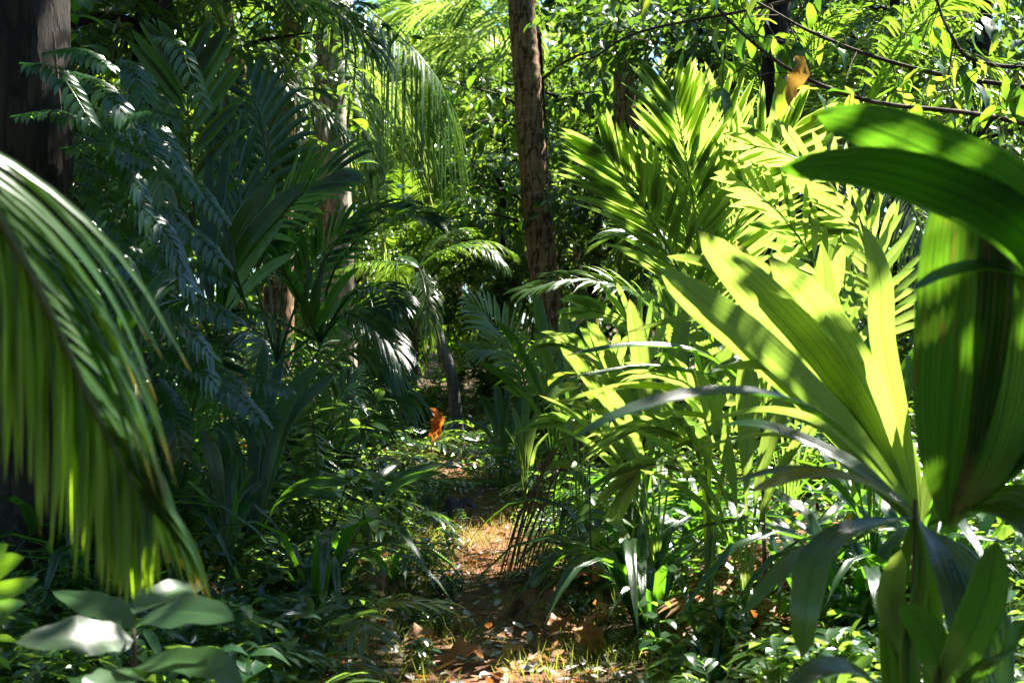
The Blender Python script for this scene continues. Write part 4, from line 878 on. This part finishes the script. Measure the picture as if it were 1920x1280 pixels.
for l in BR:
    mb = MB(); tube(mb, PP(l), .014, .005, n=24, sides=7); mb.build('branch', M['twig'], r)
    c = spline(PP(l), 40)
    for i in range(3, 41):
        if random.random() < .25: continue
        p = c[i]; dr = V((random.uniform(-1, .8), random.uniform(-.6, .6), random.uniform(-.9, .35))).normalized(); tl = random.uniform(.12, .40)
        e = p + dr * tl + G * tl * .25
        tube(tw, [p, p.lerp(e, .5) + V((0, 0, .02)), e], .003, .0015, n=3, sides=4)
        for q in range(random.randint(2, 4)):
            if cnt < 295: hang_leaf(r, p.lerp(e, random.uniform(.3, 1)), random.uniform(.07, .18)); cnt += 1
tw.build('twigs', M['twig'], r)['kind'] = 'stuff'
t1 = b + V((-.1, -.1, 5.2))
canopy(r, [[t1 - V((0, 0, .8)), V((2.3, 5.1, 5.2)), V((1.3, 5.1, 5.3))], [t1 - V((0, 0, .6)), V((3.2, 5.0, 5.4)), V((3.15, 4.6, 5.6))], [t1 - V((0, 0, .3)), V((3.4, 4.6, 5.5)), V((3.9, 4.2, 5.6))]], 210, .14, 'broad_sun', (.38, .34, .25))  # unseen limbs laid out to shade the foreground plants
# layered bough tree left of the tall trunk
b = gp(1035, 18.6)
r = thing('broadleaf_tree', 'small tree behind the tall trunk with big-leaved boughs reaching left over the palms', 'tree', b)
mb = MB(); tube(mb, [b, P(1030, 500, 18.6), P(1020, 250, 18.5), P(1010, 60, 18.4)], .07, .03, n=14, sides=9); mb.build('trunk', M['darkbark'], r)
tw = MB(); cnt = 0
for l in [[(1020, 250, 18.5), (960, 190, 18), (890, 165, 17.6), (830, 150, 17.4)], [(1025, 300, 18.5), (970, 240, 18), (920, 225, 17.6), (870, 240, 17.4)], [(1025, 420, 18.5), (970, 370, 17.8), (900, 350, 17.4), (820, 390, 17.1)],
          [(1025, 440, 18.5), (960, 410, 17.6), (890, 400, 17.2), (810, 420, 17)], [(1015, 150, 18.4), (1070, 110, 18), (1130, 90, 17.6), (1200, 60, 17.4)], [(1015, 200, 18.4), (1070, 180, 18), (1130, 170, 17.6)]]:
    mb = MB(); tube(mb, PP(l), .025, .006, n=12, sides=6); mb.build('branch', M['twig'], r)
    c = spline(PP(l), 26)
    for i in range(5, 27):
        for q in range(2):
            if cnt >= 280: break
            hang_leaf(r, c[i] + V((random.uniform(-.22, .22), random.uniform(-.3, .3), random.uniform(-.22, .1))), random.uniform(.15, .27)); cnt += 1
p = P(1490, 105, 5.85)
o = tag(bpy.data.objects.new('dead_leaf', None), 'large curled yellow-brown leaf caught on the thin dark branch', 'leaf'); COL.objects.link(o); o.location = p
mb = MB(); blade(mb, [p, P(1500, 130, 5.83), P(1480, 165, 5.85), P(1478, 200, 5.85)], .045, 'broad', 8, 3, .7, up=(.3, -1, .2), ripple=.5); mb.build('leaf_blade', M['yellow'], o)
mb = MB(); tube(mb, [P(1520, 95, 5.88), p], .002, .0015, n=3, sides=5); mb.build('leaf_stalk', M['twig'], o)

# small broadleaf plants with explicit places
def sprig(label, pts, n, ln, mat='broad', name='sapling', d_jit=.1):
    root = thing(name, label, 'plant', V(pts[0]))
    mb = MB(); tube(mb, pts, .0045, .0015, n=16, sides=6); mb.build('stem', M['twig'], root)
    c = spline(pts, n)
    for i in range(int(n * .35), n + 1):
        a = i * 2.4; d = V((math.cos(a), math.sin(a) * .8, random.uniform(-.25, .35))).normalized(); L_ = ln * random.uniform(.75, 1.15)
        mb = MB(); p = c[i]; blade(mb, [p, p + d * L_ * .35 + V((0, 0, .01)), p + d * L_ * .7, p + d * L_ + G * L_ * .15], L_ * .24, 'broad', 6, 2, .25, up=(-d.x * .2, -.3, 1))
        mb.build('leaf', M[mat], root)
    return root
sprig('tall sapling with fresh leaves in front of the pale ringed trunk', [gp(520, 11), P(540, 500, 11), P(555, 200, 11), P(600, 60, 11)], 18, .26)
sprig('small round-leaved sapling in front of the central dark palms', [gp(740, 13), P(742, 500, 13), P(745, 380, 13), P(748, 320, 13)], 14, .26)
sprig('leafy sapling touching the pale ringed trunk', [gp(660, 12.5), P(665, 400, 12.5), P(660, 200, 12.5), P(668, 100, 12.5)], 18, .24)
sprig('sapling with glossy leaves at the top left', [gp(150, 7.5), P(170, 300, 7.5), P(150, 80, 7.5), P(120, -20, 7.5)], 20, .20)
sprig('low sapling with yellow lit round leaves right of the path', [gp(1110, 6.2), P(1105, 850, 6.2), P(1100, 760, 6.2), P(1085, 700, 6.2)], 14, .20, 'broad_sun')
sprig('low sapling with lit notched leaves beside the brown hanging frond', [gp(1140, 6.4), P(1140, 1020, 6.4), P(1130, 960, 6.4), P(1120, 930, 6.4)], 16, .15, 'broad_sun')

# ------------------------------------------------------------------ shrubs and seedlings
def shrub_proto(label, H=.9, stems=7, per=16, ll=.13, mat='small', seed=3, wr=.2):
    rr = random.Random(seed); rg = np.random.default_rng(seed)
    root = thing('shrub', label, 'shrub', (0, 0, 0)); mb = MB(); P_, D_ = [], []
    for i in range(stems):
        a = i * 2.4 + rr.uniform(-.4, .4); o = V((math.cos(a), math.sin(a), 0)); h = H * rr.uniform(.55, 1.1)
        pts = [V((0, 0, 0)), o * h * .15 + V((0, 0, h * .5)), o * h * rr.uniform(.3, .6) + V((0, 0, h))]
        tube(mb, pts, .007, .002, n=6, sides=5); c = spline(pts, per)
        for k in range(2, per + 1):
            for s in (0, 1):
                b_ = k * 1.9 + s * 3.14
                P_.append(c[k]); D_.append((math.cos(b_) + o.x * .3, math.sin(b_) + o.y * .3, rr.uniform(-.5, .3)))
    mb.build('stems', M['twig'], root)
    n = len(P_); ln = ll * rg.uniform(.6, 1.2, n); nn = np.array([0, 0, 1.0]) + rg.normal(size=(n, 3)) * .3
    v, q, t, uv = leaf_cloud(np.array([tuple(p) for p in P_]), np.array(D_), nn, ln, ln * wr)
    np_mesh('foliage', v, q, t, uv, M[mat], root)['kind'] = 'stuff'
    return root
SH = [shrub_proto('', .95, 8, 16, .15, 'small', 31, .19), shrub_proto('', .7, 9, 12, .12, 'small', 32, .24), shrub_proto('', 1.3, 9, 18, .18, 'broad', 33, .22)]
shrubs = []
LM = []     # objects whose label is worked out from what they stand beside: (object, look, x, y)
def scatter(n, y0, y1, xlim, keep, rnd):
    out = []
    while len(out) < n:
        y = y0 + (y1 - y0) * rnd.random() ** 1.15; x = rnd.uniform(-.42, .42) * y
        off = x - path_x(y)
        if keep(x, y, off): out.append((x, y))
    return out
rnd = random.Random(5)
pts = scatter(95, 6.5, 22, .42, lambda x, y, o: abs(o) > (.75 if y < 11 else .3) and not (o > 0 and y < 8.0 and o < 2.4), rnd)
for i, (x, y) in enumerate(pts):
    o = SH[i % 3]; s = rnd.uniform(.6, 1.25)
    if x - path_x(y) > 0 and y < 10: s *= .6
    side = 'left' if x < path_x(y) else 'right'; far = 'far' if y > 14 else 'near'
    lb = {('left', 'near'): 'leafy glossy shrub in the shade left of the path', ('right', 'near'): 'leafy shrub among the sunlit palms right of the path',
          ('left', 'far'): 'small dark shrub beyond the left bank', ('right', 'far'): 'small shrub under the trees beyond the right-hand palms'}[(side, far)]
    o2 = copy_tree(o, (x, y, ground_z(x, y)), rnd.uniform(0, 6.28), s, lb, 'shrubs of the undergrowth')
    LM.append((o2, ('tall ' if s > 1.0 else 'low ' if s < .75 else '') + ('narrow-leaved shrub', 'dense oval-leaved shrub', 'large-leaved shrub')[i % 3], x, y))
for o in SH:
    for k in kids(o): bpy.data.objects.remove(k)
    bpy.data.objects.remove(o)
_kids.clear()

def seed_mesh(kind, seed):
    random.seed(seed); mb = MB()
    if kind == 0:      # compound leaves of narrow leaflets
        for i in range(random.randint(5, 7)):
            a = i * 2.4 + random.uniform(-.3, .3); o = V((math.cos(a), math.sin(a), 0)); h = random.uniform(.13, .26)
            pts = [V((0, 0, 0)), o * .05 + V((0, 0, h * .7)), o * .15 + V((0, 0, h)), o * .30 + V((0, 0, h * .92))]
            frond(mb, pts, n=5, L=.15, hw=.017, a0=62, a1=25, droop=.25, lift=.05, t0=.42, stalk=.003, segs=4, kind='lance', lmin=.6, fold=.2)
    elif kind == 1:    # single stem with paired oval leaves
        for s in range(3):
            o = V((random.uniform(-.08, .08), random.uniform(-.08, .08), random.uniform(.18, .34)))
            tube(mb, [V((0, 0, 0)), o * .5 + V((.01, 0, 0)), o], .004, .002, n=4, sides=4)
            for k in range(5):
                for sg in (0, 3.14):
                    a = k * 1.57 + sg + s; d = V((math.cos(a), math.sin(a), random.uniform(-.1, .3))); p = o * (.35 + .65 * k / 4); L_ = random.uniform(.07, .12)
                    blade(mb, [p, p + d * L_ * .5 + V((0, 0, .008)), p + d * L_ + G * .02], L_ * .26, 'broad', 4, 1, .25)
    else:              # tuft of arching strap leaves
        for i in range(7):
            a = i * 2.4; o = V((math.cos(a), math.sin(a), 0)); L_ = random.uniform(.22, .4)
            blade(mb, [V((0, 0, 0)), o * L_ * .3 + V((0, 0, L_ * .6)), o * L_ * .75 + V((0, 0, L_ * .65)), o * L_ * 1.1 + V((0, 0, L_ * .35))], .016, 'strap', 6, 2, .3, 1, .12)
    o = mb.build('seedling', M['small'] if kind != 2 else M['pleat']); me = o.data; bpy.data.objects.remove(o); return me
SEED = [seed_mesh(k, 40 + k * 7 + j) for k in range(3) for j in range(3)]
random.seed(99)
def seedlings(n, y0, y1, keep, rnd, lb, grp, s0=.7, s1=1.3, kinds=range(9)):
    for i, (x, y) in enumerate(scatter(n, y0, y1, .42, keep, rnd)):
        o = bpy.data.objects.new('seedling', SEED[list(kinds)[i % len(kinds)]]); COL.objects.link(o)
        s = rnd.uniform(s0, s1); o.location = (x, y, ground_z(x, y) - .005); o.scale = (s,) * 3
        o.rotation_euler = (rnd.uniform(-.15, .15), rnd.uniform(-.15, .15), rnd.uniform(0, 6.28))
        tag(o, lb, 'seedling', grp); kd = list(kinds)[i % len(kinds)] // 3
        LM.append((o, ('big ' if s > .95 else 'tiny ' if s < .65 else '') + ('compound-leaved seedling', 'oval-leaved seedling', 'strap-leaved tuft')[kd], x, y))
seedlings(110, 4.4, 8.2, lambda x, y, o: o > (.52 if y < 6.6 else .36), rnd, 'small glossy seedling glinting on the sunny ground right of the path', 'sunny seedlings right of the path', .4, 1.25, [0, 3, 2, 4, 5, 1, 4, 3, 5, 6])
seedlings(90, 4.2, 8.5, lambda x, y, o: o < (-.52 if y < 6.6 else -.34), rnd, 'small shaded seedling on the ground left of the path', 'shaded seedlings left of the path', .5, 1.25, [0, 3, 1, 4, 5, 2, 6, 3])
seedlings(70, 8.2, 15, lambda x, y, o: max(.04, .36 - (y - 9) * .09) < abs(o) < 1.6, rnd, 'bushy seedling along the far stretch of the path', 'seedlings along the far path', .8, 1.4, [0, 1, 2, 3, 4, 5])
seedlings(38, 5.3, 9.5, lambda x, y, o: .5 < o < 3.0, rnd, 'strap-leaved tuft on the right bank', 'strap-leaved tufts on the right bank', 1.2, 2.1, [6, 7, 8])
seedlings(30, 5.6, 11, lambda x, y, o: o < -.5, rnd, 'strap-leaved tuft on the left bank', 'strap-leaved tufts on the left bank', 1.0, 1.9, [6, 7, 8])
seedlings(14, 5.2, 9, lambda x, y, o: .15 < abs(o) < .45, rnd, 'tiny green seedling sprouting on the trodden path', 'seedlings on the path', .4, .7, [3, 4, 5])

def ground_pts(n, y0, y1, keep, pw=1.2):
    ys_ = y0 + (y1 - y0) * RNG.random(n * 3) ** pw; xs_ = RNG.uniform(-.44, .44, n * 3) * ys_
    of = np.array([x - path_x(y) for x, y in zip(xs_, ys_)]); m = keep(xs_, ys_, of)
    xs_, ys_ = xs_[m][:n], ys_[m][:n]; zs_ = np.array([ground_z(x, y) for x, y in zip(xs_, ys_)])
    return np.stack([xs_, ys_, zs_], 1)
# undergrowth carpet
p = ground_pts(46000, 4.0, 22, lambda x, y, o: np.abs(o) > np.clip(.24 + np.clip(.2 - .06 * (y - 5.6), 0, .2) + .08 * np.sin(y * 3.1) - (y - 9.5) * .08, .03, 1))
n = len(p); cl = RNG.random(n); p[:, 2] += RNG.random(n) ** 1.4 * (.10 + .22 * np.clip((np.abs(p[:, 0] - np.array([path_x(y) for y in p[:, 1]])) - .4) / 1.0, 0, 1))
d = unit(n); d[:, 2] = d[:, 2] * .4 + .1; nn = np.array([0, 0, 1.0]) + RNG.normal(size=(n, 3)) * .35
ln = RNG.uniform(.03, .11, n); v, q, t, uv = leaf_cloud(p, d, nn, ln, ln * RNG.uniform(.12, .32, n))
tag(np_mesh('undergrowth', v, q, t, uv, M['small']), 'low leafy undergrowth carpeting the ground on both sides of the path', 'undergrowth', kind='stuff')
# leaf litter
p = ground_pts(6500, 4.0, 14, lambda x, y, o: RNG.random(len(x)) < np.where(np.abs(o) < .5, .55, .8))
n = len(p); p[:, 2] += .018 + RNG.random(n) * .02; d = unit(n); d[:, 2] *= .18; nn = np.array([0, 0, 1.0]) + RNG.normal(size=(n, 3)) * .3
ln = RNG.uniform(.025, .09, n); v, q, t, uv = leaf_cloud(p, d, nn, ln, ln * .3, curl=-.2, fold=.4)
tag(np_mesh('leaf_litter', v, q, t, uv, M['dead']), 'scattered brown leaf litter on soil and path', 'leaf litter', kind='stuff')
p = ground_pts(1500, 4.0, 12, lambda x, y, o: np.abs(o) < 1.0)
n = len(p); p[:, 2] += .02 + RNG.random(n) * .015; d = unit(n); d[:, 2] *= .15; nn = np.array([0, 0, 1.0]) + RNG.normal(size=(n, 3)) * .3
ln = RNG.uniform(.02, .07, n); v, q, t, uv = leaf_cloud(p, d, nn, ln, ln * .32, curl=-.2, fold=.4)
tag(np_mesh('pale_leaf_litter', v, q, t, uv, M['grey_dead']), 'pale grey scraps of dry leaf on the path', 'leaf litter', kind='stuff')
# grass blades on and beside the path
def grass(name, n, y0, y1, keep, mat, lb, l0, l1, wd=.0022):
    p = ground_pts(n, y0, y1, keep, 1.0); n = len(p); p[:, 2] += .01
    d = unit(n) * [1, 1, 0] * .9 + np.array([0, 0, 1.0]); nn = unit(n); ln = RNG.uniform(l0, l1, n)
    v, q, t, uv = leaf_cloud(p, d, nn, ln, np.full(n, wd), curl=.35, fold=.1)
    tag(np_mesh(name, v, q, t, uv, M[mat]), lb, 'grass', kind='stuff')
grass('dry_grass', 5000, 7.2, 10.5, lambda x, y, o: np.abs(o + .1 * np.sin(y * 3)) < .34 + .1 * np.sin(y * 4), 'drygrass', 'dry golden grass on the sunlit patch of the path', .04, .12)
grass('grass', 12000, 4.5, 12, lambda x, y, o: (np.abs(o + .15 * np.sin(y * 5)) > .12) & (np.abs(o) < .7), 'grass', 'short green grass along the path edges', .04, .13)

# ------------------------------------------------------------------ fallen things
def fallen(label, px, py, ln, mat, cat='leaf', name='fallen_leaf', yaw=0, hw=.35, d=None, tilt=.3):
    d = d or 3600 / (py - 600); x = (px - 960) / FPX * d; z = ground_z(x, d)
    p = V((x, d, z + .03)); o = thing(name, label, cat, p)
    dr = V((math.cos(yaw), math.sin(yaw), tilt)).normalized()
    mb = MB(); blade(mb, [p - dr * ln * .5 + V((0, 0, .02)), p - dr * ln * .15 + V((0, 0, .05)), p + dr * ln * .2 + V((0, 0, .04)), p + dr * ln * .5], ln * hw, 'broad', 9, 3, .4, up=(0, -.3, 1), ripple=.35)
    mb.build('leaf_blade', M[mat], o)
    mb = MB(); tube(mb, [p - dr * ln * .5 + V((0, 0, .02)), p - dr * ln * .68], .003, .002, n=3, sides=5); mb.build('leaf_stalk', M['twig'], o)
fallen('large dark purple dead leaf lying across the path', 862, 990, .28, 'purple', yaw=.35, d=9.6)
fallen('bright orange dead leaf at the lower right of the path', 1095, 1215, .20, 'orange', yaw=2.2, tilt=.6)
fallen('rust coloured dead leaf beside the bright orange one', 1050, 1190, .17, 'orange', yaw=1.2)
fallen('curled orange leaf at the bottom edge of the path', 870, 1262, .16, 'orange', yaw=.2)
fallen('yellow leaf lying flat near the bottom of the path', 960, 1252, .09, 'yellow', yaw=1.0)
fallen('brown curled leaf on the left edge of the path', 790, 1225, .14, 'dead', yaw=.6)
fallen('pale grey dead leaf on the right side of the path', 1015, 1105, .16, 'grey_dead', yaw=.9)
fallen('red-orange leaf among the seedlings at the bottom right', 1262, 1228, .16, 'orange', yaw=1.4, tilt=.7)
fallen('small rusty leaf under the foreground palm', 1450, 1215, .12, 'orange', yaw=.4, tilt=.4)
fallen('orange leaf stuck upright among the right seedlings', 1285, 1085, .18, 'orange', yaw=1.8, tilt=1.5)
rl = random.Random(17)
for i in range(48):
    py = rl.uniform(1060, 1275); px = rl.uniform(1000, 1640) if i % 5 else rl.uniform(760, 1000)
    d = 3600 / (py - 600); x = (px - 960) / FPX * d; side = px > 1000
    z = ground_z(x, d) + (rl.uniform(.05, .22) if side and abs(x - path_x(d)) > .35 else .03); p = V((x, d, z)); ln = rl.uniform(.07, .19) if side else rl.uniform(.05, .11); a = rl.uniform(0, 6.28)
    o = thing('fallen_leaf', 'rusty dead leaf caught among the seedlings right of the path' if side else 'brown dead leaf lying on the near path', 'leaf', p, 'rusty leaves among the right seedlings' if side else 'dead leaves on the near path')
    mt_ = rl.choice(['orange', 'dead', 'dead', 'orange', 'brown_frond']); LM.append((o, ('large ' if ln > .15 else 'small ' if ln < .10 else '') + {'orange': 'rusty orange dead leaf', 'dead': 'pale brown dead leaf', 'brown_frond': 'dark brown dead leaf'}[mt_], x, d))
    dr = V((math.cos(a), math.sin(a), rl.uniform(-.5, .7))).normalized(); random.seed(i)
    mb = MB(); blade(mb, [p - dr * ln * .5, p - dr * ln * .15 + V((0, 0, ln * .12)), p + dr * ln * .2 + V((0, 0, ln * .1)), p + dr * ln * .5], ln * rl.uniform(.16, .34), 'broad', 7, 2, .5, up=(rl.uniform(-.5, .5), -.3, 1), ripple=.5)
    mb.build('leaf_blade', M[mt_], o)
# big orange dead leaf standing where the path ends
p = P(818, 830, 13.0)
o = thing('dead_leaf', 'bright orange dead leaf standing up where the path ends', 'leaf', (p.x, p.y, ground_z(p.x, p.y)))
mb = MB(); blade(mb, [P(808, 835, 13.0), P(815, 805, 12.98), P(818, 780, 12.97), P(806, 764, 12.95)], .07, 'broad', 10, 3, .5, up=(.5, -1, .2), ripple=.55)
blade(mb, [P(812, 812, 12.98), P(822, 795, 12.95), P(829, 772, 12.92)], .035, 'broad', 7, 2, .6, up=(-.4, -1, .1), ripple=.5)
mb.build('leaf_blade', M['orange'], o)
mb = MB(); tube(mb, [V((p.x, p.y, ground_z(p.x, p.y))), P(808, 838, 13.0)], .004, .003, n=4, sides=5); mb.build('leaf_stalk', M['twig'], o)
# dry palm boot on the left of the path
d = 6.9; x = (700 - 960) / FPX * d; p = V((x, d, ground_z(x, d)))
o = thing('palm_sheath', 'grey dry palm leaf base lying left of the path', 'leaf base', p)
mb = MB(); blade(mb, [p + V((-.13, .02, .05)), p + V((-.03, 0, .12)), p + V((.08, -.02, .11)), p + V((.2, -.05, .03))], .09, 'broad', 10, 4, -.55, up=(0, -.5, 1)); mb.build('sheath', M['husk'], o)
mb = MB(); tube(mb, [p + V((.12, -.03, .08)), p + V((.2, -.05, .03)), p + V((.3, -.1, .02))], .02, .012, n=5, sides=7); mb.build('stalk_stub', M['husk'], o)
# curled brown leaf bases right of the path
for px, py, lb in [(1000, 1150, 'curled brown husk at the right edge of the path'), (1130, 1040, 'upright brown dead leaf base beside the sunlit seedlings')]:
    d = 3600 / (py + 20 - 600); x = (px - 960) / FPX * d; p = V((x, d, ground_z(x, d)))
    o = thing('palm_sheath', lb, 'leaf base', p)
    mb = MB(); blade(mb, [p + V((-.12, 0, .02)), p + V((-.03, -.02, .10)), p + V((.06, .0, .12)), p + V((.15, .03, .05))], .06, 'broad', 9, 3, .8, up=(0, -.7, .6), ripple=.2); mb.build('sheath', M['husk'], o)
    mb = MB(); tube(mb, [p + V((-.12, 0, .02)), p + V((-.22, .03, .02))], .012, .008, n=3, sides=6); mb.build('stalk_stub', M['husk'], o)
# fallen brown fronds under the foreground palm
for i, (a, b_, lb) in enumerate([((1330, 1170, 0), (1690, 1120, 0), 'fallen reddish dry frond under the foreground palm'), ((1300, 1230, 0), (1560, 1150, 0), 'second dry frond lying nearer the camera on the sunny ground')]):
    def g(px, py):
        d = 3600 / (py - 600); x = (px - 960) / FPX * d; return V((x, d, ground_z(x, d) + .22))
    p0, p1 = g(*a[:2]), g(*b_[:2]); o = thing('fallen_frond', lb, 'palm frond', p0)
    mb = MB(); frond(mb, [p1, p0.lerp(p1, .5) + V((0, 0, .05)), p0], n=26, L=.45, hw=.012, a0=24, a1=6, droop=.12, t0=.05, stalk=.014, lift=.08); mb.build('leaflets', M['dead'], o)

# ------------------------------------------------------------------ labels of the many small plants and leaves, from what they stand beside
MARKS = [((.15, 7.4), 'the brown hanging frond'), ((-.35, 9.6), 'the dark purple leaf'), ((-.67, 6.9), 'the grey leaf base'), ((.08, 6.3), 'the curled brown husk'), ((.42, 7.6), 'the upright brown husk'),
         ((1.25, 6.3), 'the fallen reddish frond'), ((.95, 3.3), 'the foreground palm'), ((1.35, 4.7), 'the glowing big-bladed palm'), ((1.0, 5.7), 'the strap-leaved palm'), ((.7, 6.2), 'the bright lance-leaved palm'),
         ((.57, 6.9), 'the low spreading palm'), ((1.15, 8.2), 'the brilliant feather palm'), ((1.6, 6.6), 'the tall bright palm'), ((.36, 10.2), 'the blue-green palm'), ((.1, 9.5), 'the small lit palm'),
         ((-.07, 11.5), 'the small dark palm'), ((-.8, 8.0), 'the arched knee-high palm'), ((-1.27, 6.9), 'the forked-leaf palm'), ((-1.23, 6.1), 'the slender fanning palm'), ((-1.3, 5.0), 'the narrow-leaved palm'),
         ((-.83, 3.1), 'the big glossy leaves'), ((-1.83, 8.6), 'the tall symmetrical frond'), ((-1.33, 9.6), 'the arching lit palm'), ((-1.65, 11), 'the fine-fronded palm'), ((-2.16, 6.2), 'the dark left trunk'),
         ((-.69, 13), 'the standing orange leaf'), ((.59, 17.5), 'the tall slim trunk'), ((-1.86, 15.5), 'the pale ringed trunk'), ((1.69, 20), 'the reddish palm trunk'), ((2.4, 14.0), 'the straight added tree'),
         ((2.9, 13), 'the far arching palm'), ((2.5, 15), 'the clearing palm'), ((-2.0, 7.4), 'the blue-sheened palm'), ((-1.7, 10.4), 'the stiff narrow fans'), ((-.54, 14.6), 'the leaning grey trunk'), ((-3.2, 12), 'the added shade tree'),
         ((-.05, 5.4), 'the bottom end of the path'), ((.5, 5.0), 'the bottom edge of the picture'), ((-.6, 5.0), 'the bottom edge left of the path'), ((-4.6, 14.5), 'the spreading left tree'), ((4.4, 16), 'the slim right tree')]
named = {}
for o, look, x, y in LM:
    (mx, my), nm = min(MARKS, key=lambda q: (q[0][0] - x) ** 2 + ((q[0][1] - y) * .7) ** 2)
    dx, dy = x - mx * y / my, y - my
    rel = ('right of' if dx > 0 else 'left of') if abs(dx) > abs(dy) * .45 else ('behind' if dy > 0 else 'in front of')
    named.setdefault((look, rel, nm), []).append((o, x, y))
for (look, rel, nm), l in named.items():
    l.sort(key=lambda q: q[2])
    for k, (o, x, y) in enumerate(l):
        if len(l) == 1: e = ''
        elif len(l) == 2: e = ', the ' + ('nearer' if k == 0 else 'farther') + ' of two'
        else: e = ', ' + ('nearest', 'second nearest', 'third nearest', 'fourth nearest', 'fifth nearest', 'sixth nearest', 'seventh nearest', 'eighth nearest', 'ninth nearest', 'tenth nearest', 'eleventh nearest')[min(k, 10)] + ' of several'
        o['label'] = f'{look} {rel} {nm}{e}'
